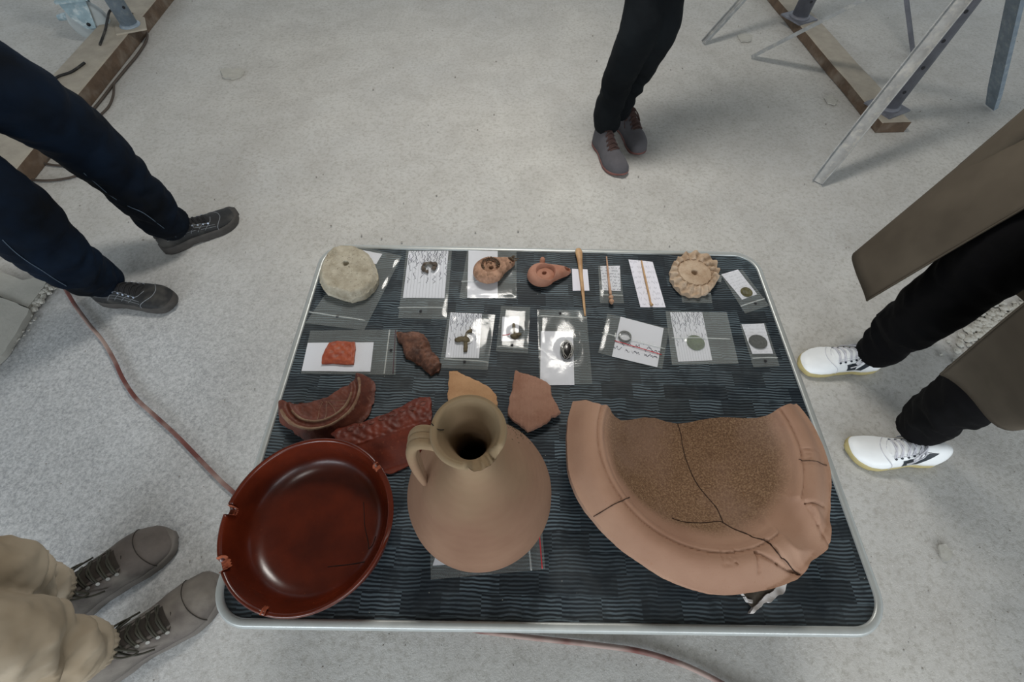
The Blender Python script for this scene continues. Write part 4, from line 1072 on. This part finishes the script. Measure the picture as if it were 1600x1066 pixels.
o = mb.build('floor_grit', simple('grit', srgb(150, 146, 138), .9, 0, .3, 60, .2), None, False); tag(o, 'scattered small grit on the concrete floor', 'grit', kind='stuff')
for lab, pts, z in (('crumpled pale scrap on the floor, upper left', [(345, 112), (352, 107), (366, 110), (378, 108), (384, 112), (376, 121), (362, 125), (350, 122)], .01),
                ('thin flaked plaster patch on the floor near the far tripod foot', [(1152, 55), (1166, 53), (1176, 58), (1172, 65), (1158, 66)], .006),
                ('small white plaster chip on the floor, lower right', [(1466, 852), (1476, 850), (1486, 862), (1484, 876), (1474, 878), (1468, 868)], .006),
                ('little plaster flakes between the plank and the tripod leg', [(1288, 152), (1298, 150), (1309, 156), (1305, 164), (1293, 162)], .006)):
    sh = pxpoly(pts, 0); s_ = random.random()*9
    o = plate('plaster_flake', sh, lambda x, y: z*.5+z*.8*abs(nz(x, y, 60, s_)), M_SLAB, None, .008, zbase=-.002, jit=.006, seed=s_); tag(o, lab, 'debris')

# ---------------------------------------------------------------- shoes
def catm(tab, t):
    for (a, va), (b, vb) in zip(tab, tab[1:]):
        if t <= b: k = (t-a)/(b-a); k = k*k*(3-2*k)*.5+k*.5; return va+(vb-va)*k
    return tab[-1][1]
WID = [(0, .30), (.03, .52), (.10, .70), (.22, .76), (.38, .74), (.55, .86), (.70, 1.0), (.80, .98), (.87, .88), (.93, .76), (.96, .64), (.98, .50), (.992, .36), (1, .16)]
HT = {'boot': [(0, .085), (.04, .115), (.12, .125), (.30, .128), (.38, .112), (.48, .094), (.60, .078), (.72, .068), (.85, .062), (.93, .055), (.98, .040), (1, .026)],
      'low': [(0, .06), (.04, .082), (.12, .088), (.28, .088), (.38, .086), (.48, .078), (.60, .066), (.72, .056), (.85, .048), (.93, .042), (.98, .034), (1, .022)]}
def make_shoe(name, toe, heel, L, kind, mu, ms, ml, side, person, halfw=.052, sole=.024, eyel=None, cap=None, logo=None, label=None, laces=6, collar=None, bow=True, tongue=None, cap_t=.80, stitch=None):
    toe = Vector(toe); heel = Vector(heel); d = (toe-heel).to_2d().normalized(); o0 = Vector((toe.x, toe.y))-d*L; n2 = Vector((-d.y, d.x))  # n2 = left of the foot
    def W(t, s, z):      # to world
        return Vector((o0.x+d.x*t*L+n2.x*s, o0.y+d.y*t*L+n2.y*s, z))
    def mid(t): return side*.010*math.sin(min(1, max(0, (t-.3)/.7))*PI*.9)-side*.003*sm(.8, 1, t)
    def S(t, phi, off=0):  # phi 0 = right side, pi = left side, over the top
        wv = catm(WID, t)*halfw; h = catm(HT[kind], t)-sole
        c = math.cos(phi); s_ = math.sin(phi); e_ = .8
        x = -math.copysign(abs(c)**e_, c)*wv*(1-.30*s_**2*(1 if t < .5 else .6)); z = sole+h*s_**.72
        ct = W(t, mid(t), sole+h*.4); p = W(t, mid(t)+x, z)
        if off: p = p+(p-ct).normalized()*off
        return p
    vs = []; fs = []; nt_, npn = 34, 20
    ts = [0, .008]+[i/(nt_-4) for i in range(1, nt_-4)]+[.975, .985, .993, .998, 1]; nt_ = len(ts)
    for t in ts:
        for j in range(npn+1):
            p = S(t, PI*j/npn); 
            cr_ = .0014*nz(p.x, p.y+p.z, 55, 2)+(.0012*math.sin(t*L*420) if .58 < t < .70 else 0); p.z += cr_; vs.append(p)
        vs.append(W(t, mid(t), sole-.004))
    k = npn+2
    for i in range(nt_-1):
        for j in range(k): fs.append((i*k+j, i*k+(j+1) % k, (i+1)*k+(j+1) % k, (i+1)*k+j))
    fs += [tuple(range(k)), tuple(range((nt_-1)*k, nt_*k))]
    sh_ = mesh(name, vs, fs, mu, person)
    if label: sh_['label'] = label
    # sole
    ol = []
    TT = [i/30 for i in range(30)]+[.98, .992, 1]
    for t in TT: ol.append((t, 1))
    for t in TT[::-1]: ol.append((t, -1))
    vs = []; lv = [(-.002, 1.0), (.003, 1.03), (sole*.7, 1.045), (sole+.002, 1.015)]; n_ = len(ol)
    for z, kk in lv:
        for t, s_ in ol:
            tt = t; e_ = (.006 if kk > 1 else 0); ex = -e_ if t == 0 else (e_ if t == 1 else 0)
            arch = .006*math.exp(-((t-.36)/.06)**2) if z < .003 else 0
            spring = .010*sm(.85, 1, t) if z < .01 else .006*sm(.85, 1, t)
            p = W(tt, mid(t)+s_*catm(WID, t)*halfw*kk, z+arch+spring*(1 if z > -.01 else 0)); p = p+Vector((d.x*ex, d.y*ex, 0)); vs.append(p)
    fs = [tuple(range(n_)), tuple(range((len(lv)-1)*n_, len(lv)*n_))]
    for a in range(len(lv)-1):
        for i in range(n_): fs.append((a*n_+i, a*n_+(i+1) % n_, (a+1)*n_+(i+1) % n_, (a+1)*n_+i))
    so = mesh('sole', vs, fs, ms, person); so.parent = sh_; so.matrix_parent_inverse = Matrix(); so.matrix_parent_inverse = sh_.matrix_parent_inverse.inverted() @ Matrix.Identity(4) if False else Matrix()
    def sub(o): o.parent = sh_; o.matrix_parent_inverse = Matrix(); return o
    # tongue
    vs = []; fs = []
    tg = tongue or ml
    tA, tB = (.30, .66)
    for i in range(9):
        t = tA+(tB-tA)*i/8
        for j in range(7): vs.append(S(t, PI/2-.42+.84*j/6, .0022))
    for i in range(8):
        for j in range(6): fs.append((i*7+j, i*7+j+1, (i+1)*7+j+1, (i+1)*7+j))
    sub(mesh('tongue', vs, fs, tg))
    rl = .0019 if kind == 'low' else .0023
    for i in range(laces):
        t0 = .34+(.62-.34)*i/(laces-1)
        for sgn in (1, -1):
            P = [S(t0+sgn*.0+(-.016 if sgn > 0 else .016)*0, PI/2-.62, .001), S(t0+sgn*.010, PI/2-.3, .006), S(t0, PI/2, .0075+.001*sgn), S(t0-sgn*.012+.03*0, PI/2+.3, .006), S(t0+.0, PI/2+.62, .001)]
            P = [S(t0+(.022 if sgn > 0 else -.005)*(1 if a > 0 else -1)*.5, PI/2+a, .001+.0055*(1-abs(a)/.66)) for a in (-.62, -.3, 0, .3, .62)]
            v, f = tube(P, rl, 6, 4); sub(mesh('lace', v, f, ml))
        if eyel:
            for a in (-.70, .70):
                p = S(t0, PI/2+a, .0008); q = S(t0, PI/2+a, .003); v, f = tube([p, q], .0042 if kind == 'boot' else .0032, 10, smoothpath=False); sub(mesh('eyelet', v, f, eyel, None, False))
    if bow:
        for sgn, dt in ((1, .02), (-1, .0)):
            c_ = S(.33+dt, PI/2, .01); l1 = S(.36+dt, PI/2+sgn*.75, .012); l2 = S(.44+dt, PI/2+sgn*.9, .008); l3 = S(.38, PI/2+sgn*.35, .012)
            v, f = tube([c_, l1, l2, l3, c_], rl, 6, 6); sub(mesh('lace', v, f, ml))
            v, f = tube([c_, S(.40, PI/2+sgn*.95, .006), S(.50, PI/2+sgn*1.15, .005)], rl, 6, 6); sub(mesh('lace', v, f, ml))
    if cap:
        P = [S(cap_t-.12*abs(math.cos(a))**2*(1 if kind == 'low' else -.3), a, .0006) for a in [PI*j/16 for j in range(17)]]
        v, f = tube(P, .0011, 5, 3); sub(mesh('toe_seam', v, f, cap))
        for s_ in (0, 1):
            P = [S(t, (.95 if not s_ else PI-.95), .0006) for t in (.28, .36, .45, .55, .64)]
            P = P+[S(.69, PI/2, .001)] if s_ == 0 else P
            v, f = tube(P, .001, 5, 4); sub(mesh('side_seam', v, f, cap))
    if stitch:
        for s_ in (0, 1):
            for a_ in (.40, .62):
                P = [S(t, a_ if not s_ else PI-a_, .0006) for t in (.10, .25, .4, .55, .68)]; v, f = tube(P, .0007, 5, 4); sub(mesh('stitching', v, f, stitch))
            for t in (.30, .38, .46, .54):
                P = [S(t+.03*k, (.25+.2*k) if not s_ else PI-(.25+.2*k), .0006) for k in range(4)]; v, f = tube(P, .0007, 5, 3); sub(mesh('stitching', v, f, stitch))
    if logo:
        def patch(q4):
            vs = []; fs = []; n_ = 6
            for i in range(n_+1):
                for j in range(n_+1):
                    u_, v_ = i/n_, j/n_
                    t = (q4[0][0]*(1-u_)+q4[1][0]*u_)*(1-v_)+(q4[3][0]*(1-u_)+q4[2][0]*u_)*v_; a = (q4[0][1]*(1-u_)+q4[1][1]*u_)*(1-v_)+(q4[3][1]*(1-u_)+q4[2][1]*u_)*v_
                    vs.append(S(t, a, .0009))
            for i in range(n_):
                for j in range(n_): fs.append((i*(n_+1)+j, i*(n_+1)+j+1, (i+1)*(n_+1)+j+1, (i+1)*(n_+1)+j))
            return sub(mesh('side_mark', vs, fs, logo, None, False))
        for fl_ in (False, True):
            g_ = (lambda a: PI-a) if fl_ else (lambda a: a)
            patch([(.50, g_(.10)), (.40, g_(.10)), (.43, g_(.62)), (.54, g_(.62))]); patch([(.40, g_(.10)), (.33, g_(.10)), (.20, g_(.95)), (.29, g_(.95))])
    if collar:
        P = [S(.06+.0*j, a, .001) for j, a in enumerate((.9, 1.2, PI/2, PI-1.2, PI-.9))]
        P = [S(.30, .95, .002), S(.18, .95, .003), S(.06, 1.1, .002), S(.02, PI/2, .002), S(.06, PI-1.1, .002), S(.18, PI-.95, .003), S(.30, PI-.95, .002)]
        v, f = tube(P, .006, 8, 5); sub(mesh('collar', v, f, collar))
    return sh_, S, W
# ---------------------------------------------------------------- people
def rings_tube(pts, n=26, k=7, fold=.0, seed=0, squash=1.0, hem=False):
    """pts: (Vector, radius) -> soft tube with cloth folds; hem=True hollows the first end like an open trouser leg"""
    P = spline([p for p, r in pts], k); R_ = [v.x for v in spline([(r, 0, 0) for p, r in pts], k)]
    L = [0]
    for a, b in zip(P, P[1:]): L.append(L[-1]+(b-a).length)
    if hem:
        d = (P[1]-P[0]).normalized(); P = [P[0]+d*.03, P[0]+d*.03, P[0]]+P; R_ = [.004, R_[0]*.80, R_[0]*.80]+R_; L = [-1, -1, -1]+L
    vs = []; fs = []; up = None
    for i, p in enumerate(P):
        t = (P[min(i+1, len(P)-1)]-P[max(i-1, 0)])
        if hem and i < 4: t = P[5]-P[3]
        t.normalize()
        if up is None: up = Vector((1, 0, 0))
        a = t.cross(up).normalized(); b = a.cross(t).normalized(); up = b
        for j in range(n):
            an = 2*PI*j/n; q = p+a*math.cos(an)*R_[i]+b*math.sin(an)*R_[i]*squash
            l = L[i]
            if l >= 0 and fold:
                low = .5+.9*math.exp(-((l-.12)/.12)**2)
                v = Vector((q.x*10+q.z*8, q.y*10-q.z*7, q.z*13+seed)); n1 = noise.noise(v); n2 = noise.noise(v*2.3+Vector((7, 3, 1)))
                dd = fold*low*((.30-abs(n1))*2.2+(.25-abs(n2))*1.0)*sm(0, .035, l)
                dd += .0016*(1-sm(.018, .022, l)) if hem else 0
                q = q+(q-p).normalized()*dd
            vs.append(q)
    for i in range(len(P)-1):
        for j in range(n): fs.append((i*n+j, i*n+(j+1) % n, (i+1)*n+(j+1) % n, (i+1)*n+j))
    fs += [tuple(range(n)), tuple(range((len(P)-1)*n, len(P)*n))]
    return vs, fs
def remesh(o, vox=.009, it=2):
    m_ = o.modifiers.new('remesh', 'REMESH'); m_.mode = 'VOXEL'; m_.voxel_size = vox; m_.use_smooth_shade = True
    if it: s_ = o.modifiers.new('smooth', 'SMOOTH'); s_.iterations = it; s_.factor = .5
def ellipsoid(c, rx, ry, rz, n=20, m_=12, rot=0):
    vs = []; fs = []; R = Matrix.Rotation(rot, 3, 'Z')
    for j in range(m_+1):
        for i in range(n):
            a = 2*PI*i/n; b = -PI/2+PI*j/m_; vs.append(Vector(c)+R@Vector((rx*math.cos(a)*math.cos(b), ry*math.sin(a)*math.cos(b), rz*math.sin(b))))
    for j in range(m_):
        for i in range(n): fs.append((j*n+i, j*n+(i+1) % n, (j+1)*n+(i+1) % n, (j+1)*n+i))
    return vs, fs
M_SKIN = simple('skin', srgb(206, 160, 134), .55, 0, .08, 8, .1); M_LIP = simple('lip', srgb(170, 104, 94), .5, 0, .1, 20, 0); M_EYEW = simple('eye_white', srgb(232, 230, 226), .3, 0, .02, 20, 0)
def person(label, legs, mt, face, hipc, hip_h, mt_top, hair_m, height, fold=.012, long_hair=False, torso_w=1.0, sleeve=None):
    """legs: two lists of (px,py,z,r_metres); hip joint appended; face: facing angle"""
    fx = Vector((math.cos(face), math.sin(face), 0)); lf = Vector((-fx.y, fx.x, 0))
    c = Vector((hipc[0], hipc[1], 0)); e = empty('person', (c.x, c.y, 0), label, 'person')
    mb = MB()
    for s_, lg in zip((1, -1), legs):
        pts = [(at(x, y, z), r) for x, y, z, r in lg]
        hj = c+lf*s_*.085+Vector((0, 0, hip_h)); last = pts[-1][0]
        if last.z < hip_h-.2: pts.append((last.lerp(hj, .55), max(pts[-1][1], .082)))
        pts.append((hj, .095)); pts.append((hj+Vector((0, 0, .05)), .09))
        v, f = rings_tube(pts, 40, 14, fold, seed=s_*3.3+c.x, hem=True); mb.add(v, f)
    v, f = ellipsoid(c+Vector((0, 0, hip_h+.05)), .115, .165, .13, rot=face); mb.add(v, f)
    tr = mb.build('trousers', mt, e); remesh(tr, .0058, 1)
    # upper clothing with arms, hands in the pockets
    mb = MB(); H = height; hz = hip_h+.02
    prof_ = [(hz-.02, .165, .115), (hz+.10, .155, .11), (hz+.24, .15, .105), (hz+.38, .175, .12), (H-.36, .185, .12), (H-.31, .17, .105), (H-.285, .09, .075), (H-.265, .055, .055)]
    vs = []; fs = []; n_ = 28
    for z, a_, b_ in prof_:
        for i in range(n_): an = 2*PI*i/n_; q = c+lf*(a_*torso_w*math.cos(an))+fx*(b_*math.sin(an)); q.z = z; vs.append(q)
    for j in range(len(prof_)-1):
        for i in range(n_): fs.append((j*n_+i, j*n_+(i+1) % n_, (j+1)*n_+(i+1) % n_, (j+1)*n_+i))
    fs += [tuple(range(n_)), tuple(range((len(prof_)-1)*n_, len(prof_)*n_))]
    mb.add(vs, fs)
    for s_ in (1, -1):
        sh_ = c+lf*s_*.17*torso_w+Vector((0, 0, H-.34)); el = c+lf*s_*.27-fx*.06+Vector((0, 0, H-.62)); wr_ = c+lf*s_*.175+fx*.06+Vector((0, 0, hip_h+.03))
        v, f = rings_tube([(sh_, .06), (sh_.lerp(el, .5), .054), (el, .048), (el.lerp(wr_, .6), .044), (wr_, .042)], 16, 6, .004); mb.add(v, f)
    tp = mb.build('jacket', mt_top, e); remesh(tp, .012, 2)
    # head
    hc = c+fx*.02+Vector((0, 0, H-.115)); vs, fs = ellipsoid(Vector((0, 0, 0)), .092, .074, .115, 32, 24); out = []
    for p in vs:
        q = p.copy()
        if q.z < -.02: k = 1-(-q.z-.02)*2.2; q.y *= k; q.x = q.x*(.92)+.004
        q.x += .022*math.exp(-((q.y/.011)**2+((q.z+.012)/.022)**2))*(1 if p.x > 0 else 0)
        q.x -= .008*(math.exp(-(((abs(q.y)-.031)/.014)**2+((q.z-.012)/.012)**2)))*(1 if p.x > 0 else 0)
        out.append(q)
    R = Matrix.Rotation(face, 3, 'Z')@Matrix.Rotation(.35, 3, 'Y')
    mb = MB(); mb.add([hc+R@q for q in out], fs)
    v, f = tube([c+Vector((0, 0, H-.30)), c+fx*.008+Vector((0, 0, H-.19))], .052, 20, smoothpath=False); mb.add(v, f)
    for s_ in (1, -1):
        v, f = ellipsoid(Vector((-.004, s_*.076, .0)), .018, .008, .031, 12, 8); mb.add([hc+R@q for q in v], f)
    hd = mb.build('head', M_SKIN, e)
    for s_ in (1, -1):
        v, f = ellipsoid(Vector((.079, s_*.031, .010)), .010, .013, .009, 12, 8); o = mesh('eye', [hc+R@q for q in v], f, M_EYEW, e); o.parent = hd; o.matrix_parent_inverse = Matrix()
        v, f = ellipsoid(Vector((.087, s_*.031, .010)), .003, .0055, .0055, 12, 8); o = mesh('iris', [hc+R@q for q in v], f, M_HOLE, e); o.parent = hd; o.matrix_parent_inverse = Matrix()
    v, f = tube([hc+R@Vector((.078, .022, -.058)), hc+R@Vector((.087, 0, -.055)), hc+R@Vector((.078, -.022, -.058))], .004, 6, 5); o = mesh('mouth', v, f, M_LIP, e); o.parent = hd; o.matrix_parent_inverse = Matrix()
    vs, fs = ellipsoid(Vector((-.012, 0, .018)), .097, .083, .112, 28, 20); hv = []
    for p in vs:
        q = p.copy()
        if q.x > .03 and q.z < .06: q.x = .03+(q.x-.03)*.15
        if q.z < -.03: q.z = (-.03-(abs(q.z)-.03)*(2.2 if long_hair else .5)); q.x = min(q.x, -.01)
        q += q.normalized()*.003*noise.noise(q*60); hv.append(q)
    mesh('hair', [hc+R@q for q in hv], fs, hair_m, e)
    return e, tr
def cloth(name, c1, c2, sc_=5, rough=.85, weave=900, b=.25, dirt=None):
    t = NT(name); c = t.ramp(t.noise(sc_, 4, .6), [(.35, c2), (.65, c1)])
    if dirt: c = t.mix(t.ramp(t.noise(9, 4, .7), [(.5, (0,0,0)), (.75, (.6,.6,.6))]), c, dirt)
    t.base(c, rough, 0, .2); t.b.inputs['Specular IOR Level'].default_value = .12
    q = t.bump(t.noise(weave, 2, .6), b, .0006); t.bump(t.noise(14, 3, .5, dist=1.0), .3, .006, q); return t.m
M_JEANS = cloth('dark_denim', srgb(6, 19, 34), srgb(2, 5, 10)); M_BLKTR = cloth('black_twill', srgb(9, 8, 10), srgb(5, 5, 6)); M_CHAR = cloth('charcoal_twill', srgb(20, 24, 27), srgb(12, 15, 18))
M_KHAKI = cloth('khaki_twill', srgb(166, 154, 136), srgb(134, 120, 100), 4); M_COAT = cloth('taupe_coat', srgb(90, 82, 71), srgb(70, 63, 54), 3)
M_SHIRT = cloth('navy_knit', srgb(36, 44, 60), srgb(26, 30, 44)); M_GREYKN = cloth('grey_knit', srgb(86, 88, 92), srgb(66, 68, 72)); M_GREENJ = cloth('olive_jacket', srgb(86, 88, 66), srgb(64, 66, 50))
M_HAIRB = simple('brown_hair', srgb(62, 44, 32), .6, 0, .4, 60, .6); M_HAIRG = simple('grey_hair', srgb(128, 124, 118), .6, 0, .3, 60, .6); M_HAIRD = simple('black_hair', srgb(30, 26, 24), .5, 0, .3, 60, .6)
M_SNK = simple('white_leather', srgb(232, 234, 234), .45, 0, .05, 20, .08); M_GUM = simple('gum_sole', srgb(176, 162, 112), .6, 0, .12, 20, .1); M_LACEW = simple('white_lace', srgb(206, 206, 212), .8, 0, .2, 80, .3); M_NAVYM = simple('black_mark', srgb(36, 44, 52), .5, 0, .1, 20, 0)
M_BLKSH = simple('dusty_black_leather', srgb(30, 31, 32), .7, 0, .35, 24, .5, s2=(12, srgb(70, 68, 64), .5, .75)); M_DKSOLE = simple('dusty_black_sole', srgb(66, 63, 60), .8, 0, .3, 24, .4); M_STITCH = simple('grey_stitching', srgb(126, 130, 134), .8, 0, .2, 40, 0); M_METAL = simple('metal_eyelet', srgb(170, 180, 196), .3, .8, .1, 40, 0); M_BLKLACE = simple('black_lace', srgb(26, 26, 28), .8, 0, .2, 40, .2)
M_BOOT = simple('dusty_taupe_suede', srgb(92, 85, 80), .9, 0, .32, 14, .5, .002, s2=(10, srgb(116, 110, 102), .46, .7)); M_BSOLE = simple('taupe_sole', srgb(106, 100, 94), .85, 0, .25, 20, .4); M_GRNLACE = simple('dark_olive_lace', srgb(52, 50, 40), .8, 0, .3, 50, .3); M_OLDMET = simple('dull_eyelet', srgb(132, 130, 124), .5, .4, .2, 40, 0); M_BOOTD = simple('dark_boot_lining', srgb(46, 40, 34), .9, 0, .3, 40, .4)
M_GREYB = simple('grey_blue_suede', srgb(88, 86, 90), .9, 0, .2, 16, .4); M_REDSOLE = simple('reddish_sole', srgb(122, 82, 76), .8, 0, .25, 20, .2); M_BRLACE = simple('brown_lace', srgb(70, 50, 46), .8, 0, .3, 50, .2)

# man in jeans, left
eL, trL = person('person in dark jeans and dusty black laced shoes, at the left', [
    [(163, 441, .075, .058), (150, 432, .12, .064), (125, 424, .19, .068), (95, 402, .26, .078), (60, 375, .33, .088), (20, 335, .42, .096), (-30, 300, .50, .095)][::1],
    [(272, 350, .085, .062), (255, 342, .13, .066), (225, 312, .22, .070), (190, 275, .31, .078), (150, 240, .40, .088), (110, 206, .48, .094), (60, 172, .57, .098), (0, 138, .65, .100)]][::-1],
    M_JEANS, math.radians(8), (-1.52, 1.03), .90, M_SHIRT, M_HAIRB, 1.78, fold=.011)
make_shoe('shoe', at(272, 473, .02), at(150, 460, .02), .285, 'low', M_BLKSH, M_DKSOLE, M_BLKLACE, 1, eL, .050, .026, M_METAL, M_STITCH, stitch=M_STITCH, collar=M_BLKSH, cap_t=.80, bow=False)
make_shoe('shoe', at(369, 332, .02), at(254, 388, .02), .290, 'low', M_BLKSH, M_DKSOLE, M_BLKLACE, -1, eL, .050, .030, M_METAL, M_STITCH, stitch=M_STITCH, collar=M_BLKSH, cap_t=.80, bow=True)
def seam(path, parent, host, mat, name='seam', r_=.0013, off=.0014):
    dg = bpy.context.evaluated_depsgraph_get(); dg.update(); P = []
    for x, y in path:
        d = (at(x, y, 0)-CAM).normalized(); hit, loc, nr, ix, ob, mx = sc.ray_cast(dg, CAM, d)
        if hit and ob.name == host.name: P.append(loc+nr*off)
    if len(P) > 2:
        v, f = tube(P, r_, 5, 5); o = mesh(name, v, f, mat, parent); o.parent = host; o.matrix_parent_inverse = Matrix(); return o
M_SEAM = simple('seam_thread', srgb(70, 84, 98), .9, 0, .2, 60, 0)
seam([(131, 270), (150, 286), (165, 299), (180, 310), (203, 323), (225, 333), (252, 353), (275, 370)], eL, trL, M_SEAM)
seam([(4, 374), (14, 384), (27, 396), (46, 410), (67, 423), (86, 436), (104, 447)], eL, trL, M_SEAM)
# top person
eT, trT = person('person in charcoal trousers and grey suede ankle boots, at the top', [
    [(966, 176, .11, .050), (975, 150, .20, .056), (995, 112, .30, .064), (1014, 72, .42, .074), (1028, 40, .50, .080), (1034, 0, .58, .080), (1036, -40, .66, .082)],
    [(949, 196, .10, .056), (950, 178, .16, .058), (962, 135, .28, .060), (980, 92, .40, .066), (998, 50, .50, .072), (1010, 5, .58, .076), (1018, -30, .64, .08)]],
    M_CHAR, math.radians(-62), (.52, 2.02), .88, M_GREYKN, M_HAIRD, 1.74, fold=.006)
make_shoe('boot', at(975, 270, .02), at(925, 204, .02), .275, 'boot', M_GREYB, M_REDSOLE, M_BRLACE, -1, eT, .050, .009, None, None, bow=False, laces=5)
make_shoe('boot', at(1000, 238, .02), at(962, 172, .02), .275, 'boot', M_GREYB, M_REDSOLE, M_BRLACE, 1, eT, .048, .009, None, None, bow=True, laces=5)
# woman in coat, right
eR, trR = person('person in a long taupe coat, black trousers and white sneakers, at the right', [
    [(1432, 670, .08, .052), (1445, 662, .12, .056), (1475, 640, .21, .064), (1510, 620, .29, .072), (1560, 592, .38, .078), (1610, 565, .46, .082)],
    [(1364, 552, .08, .052), (1378, 543, .12, .055), (1400, 522, .18, .066), (1430, 500, .26, .076), (1470, 470, .35, .080), (1510, 440, .42, .082), (1560, 405, .51, .086), (1610, 375, .58, .088)]],
    M_BLKTR, math.radians(186), (1.24, .62), .88, M_COAT, M_HAIRB, 1.70, fold=.008, long_hair=True)
make_shoe('sneaker', at(1249, 572, .012), at(1385, 566, .012), .268, 'low', M_SNK, M_GUM, M_LACEW, -1, eR, .049, .017, M_NAVYM, M_LACEW, logo=M_NAVYM, cap_t=.74, tongue=M_SNK)
make_shoe('sneaker', at(1322, 700, .012), at(1455, 712, .012), .262, 'low', M_SNK, M_GUM, M_LACEW, 1, eR, .049, .017, M_NAVYM, M_LACEW, logo=M_NAVYM, cap_t=.74, tongue=M_SNK)
# coat: open-front skirt as a shell from hem to waist
hemz = .34
hem = [at(1355, 468, .29), at(1337, 432, .30), at(1335, 392, .31)]
hemL = [at(1470, 582, .38), at(1512, 622, .385), at(1560, 658, .39), at(1620, 668, .39)]
upR = [at(1640, 312, .70), at(1630, 250, .72), at(1630, 143, .75)]
upL = [at(1640, 455, .72), at(1655, 520, .70), at(1680, 600, .68), at(1710, 670, .66)]
def skirt(hm, up, label, top_c):
    cols = 30; rows = 26; vs = []; fs = []
    H_ = spline(hm, 12); U_ = spline(up, 12)
    # top ring at waist
    def samp(L, t): i = t*(len(L)-1); a = int(min(i, len(L)-2)); return L[a].lerp(L[a+1], i-a)
    tc = spline(top_c, 12)
    for j in range(rows+1):
        v_ = j/rows
        for i in range(cols+1):
            u_ = i/cols; a = samp(H_, u_); b = samp(U_, u_); c = samp(tc, u_)
            q = a.lerp(b, v_/.55) if v_ < .55 else b.lerp(c, (v_-.55)/.45)
            wv = .014*math.sin(u_*13+v_*2.0)*(1-v_*.5)+.014*nz(u_*4, v_*2, 1, 5)
            q = q+Vector((wv*.6, wv, 0)); vs.append(q)
    k = cols+1
    for j in range(rows):
        for i in range(cols): fs.append((j*k+i, j*k+i+1, (j+1)*k+i+1, (j+1)*k+i))
    o = mesh('coat_skirt', vs, fs, M_COAT, eR); s_ = o.modifiers.new('thick', 'SOLIDIFY'); s_.thickness = .004; s_.offset = 0
    # hem and front edge seams
    v, f = tube([vs[j*k]+Vector((-.002, 0, .002)) for j in range(0, rows+1, 2)], .0022, 5, 2); sm_ = mesh('front_seam', v, f, M_COAT, eR); sm_.parent = o; sm_.matrix_parent_inverse = Matrix()
    return o
Wc = Vector((1.24, .62, 1.0))
skirt(hem+[Vector((1.10, .98, .31)), Vector((1.28, .98, .31)), Vector((1.42, .86, .31)), Vector((1.47, .66, .31))],
      upR+[Vector((1.12, .92, .74)), Vector((1.28, .90, .74)), Vector((1.38, .80, .74)), Vector((1.42, .66, .74))], '', [Wc+Vector(p) for p in ((-.125, .03, 0), (-.12, .08, 0), (-.07, .15, 0), (0, .17, 0), (.08, .14, 0), (.12, .08, 0), (.13, 0, 0))])
skirt(hemL+[Vector((1.36, .42, .30)), Vector((1.44, .52, .30)), Vector((1.47, .66, .31))],
      upL+[Vector((1.32, .46, .62)), Vector((1.38, .55, .66)), Vector((1.42, .66, .70))], '', [Wc+Vector(p) for p in ((-.125, -.01, 0), (-.12, -.07, 0), (-.07, -.14, 0), (0, -.165, 0), (.08, -.14, 0), (.12, -.08, 0), (.13, 0, 0))])
# khaki person bottom left
eB, trB = person('person in khaki trousers with gathered cuffs and dusty taupe hiking boots, bottom left', [
    [(78, 922, .115, .044), (62, 922, .16, .045), (38, 914, .23, .048), (6, 904, .30, .050), (-40, 898, .38, .06)],
    [(140, 1017, .115, .046), (122, 1018, .155, .050), (92, 1019, .21, .056), (54, 1018, .27, .066), (10, 1016, .33, .074), (-50, 1016, .40, .08)]],
    M_KHAKI, math.radians(35), (-1.22, -.10), .90, M_GREENJ, M_HAIRG, 1.78, fold=.019)
make_shoe('boot', at(268, 836, .03), at(100, 952, .03), .300, 'boot', M_BOOT, M_BSOLE, M_GRNLACE, 1, eB, .058, .026, M_OLDMET, M_BOOTD, collar=M_BOOTD, tongue=M_BOOTD, cap_t=.78)
make_shoe('boot', at(340, 906, .03), at(165, 1040, .03), .300, 'boot', M_BOOT, M_BSOLE, M_GRNLACE, -1, eB, .058, .026, M_OLDMET, M_BOOTD, collar=M_BOOTD, tongue=M_BOOTD, cap_t=.78)

for pts, r0 in (([(86, 919, .110), (73, 924, .13)], .045), ([(150, 1014, .110), (135, 1018, .135)], .047)):
    a, b = [at(*p) for p in pts]; d = (b-a).normalized(); u_ = d.cross(Vector((0, 0, 1))).normalized(); w_ = u_.cross(d); vs = []; fs = []; n_ = 120
    for l, rr in ((.006, .80), (0, .84), (-.002, .95), (0, 1.0), (.010, 1.03), (.022, 1.03), (.034, 1.0), (.045, .93)):
        for i in range(n_):
            an = 2*PI*i/n_; q = r0*rr*(1+.030*math.sin(an*26+l*40)+.02*math.sin(an*7)); vs.append(a+d*l+u_*q*math.cos(an)+w_*q*math.sin(an))
    for k in range(7):
        for i in range(n_): fs.append((k*n_+i, k*n_+(i+1) % n_, (k+1)*n_+(i+1) % n_, (k+1)*n_+i))
    mesh('gathered_cuff', vs, fs, M_KHAKI, eB)

GROUPS = {'bag': 'clear zip bags laid out on the table', 'paper': 'paper slips and record cards on the table', 'coin': 'ancient coins in bags', 'oil lamp': 'clay oil lamps', 'pottery sherd': 'broken pottery sherds on the table',
          'brooch': 'bronze brooches in bags', 'steel prop': 'steel props with tripod legs', 'timber': 'dusty timber planks on the floor', 'cable': 'cables lying about on the floor', 'slab': 'broken slabs at the left edge', 'debris': 'plaster flakes on the floor', 'person': 'people standing around the table'}
for o in sc.collection.objects:
    if o.parent is None and o.get('category') in GROUPS: o['group'] = GROUPS[o['category']]
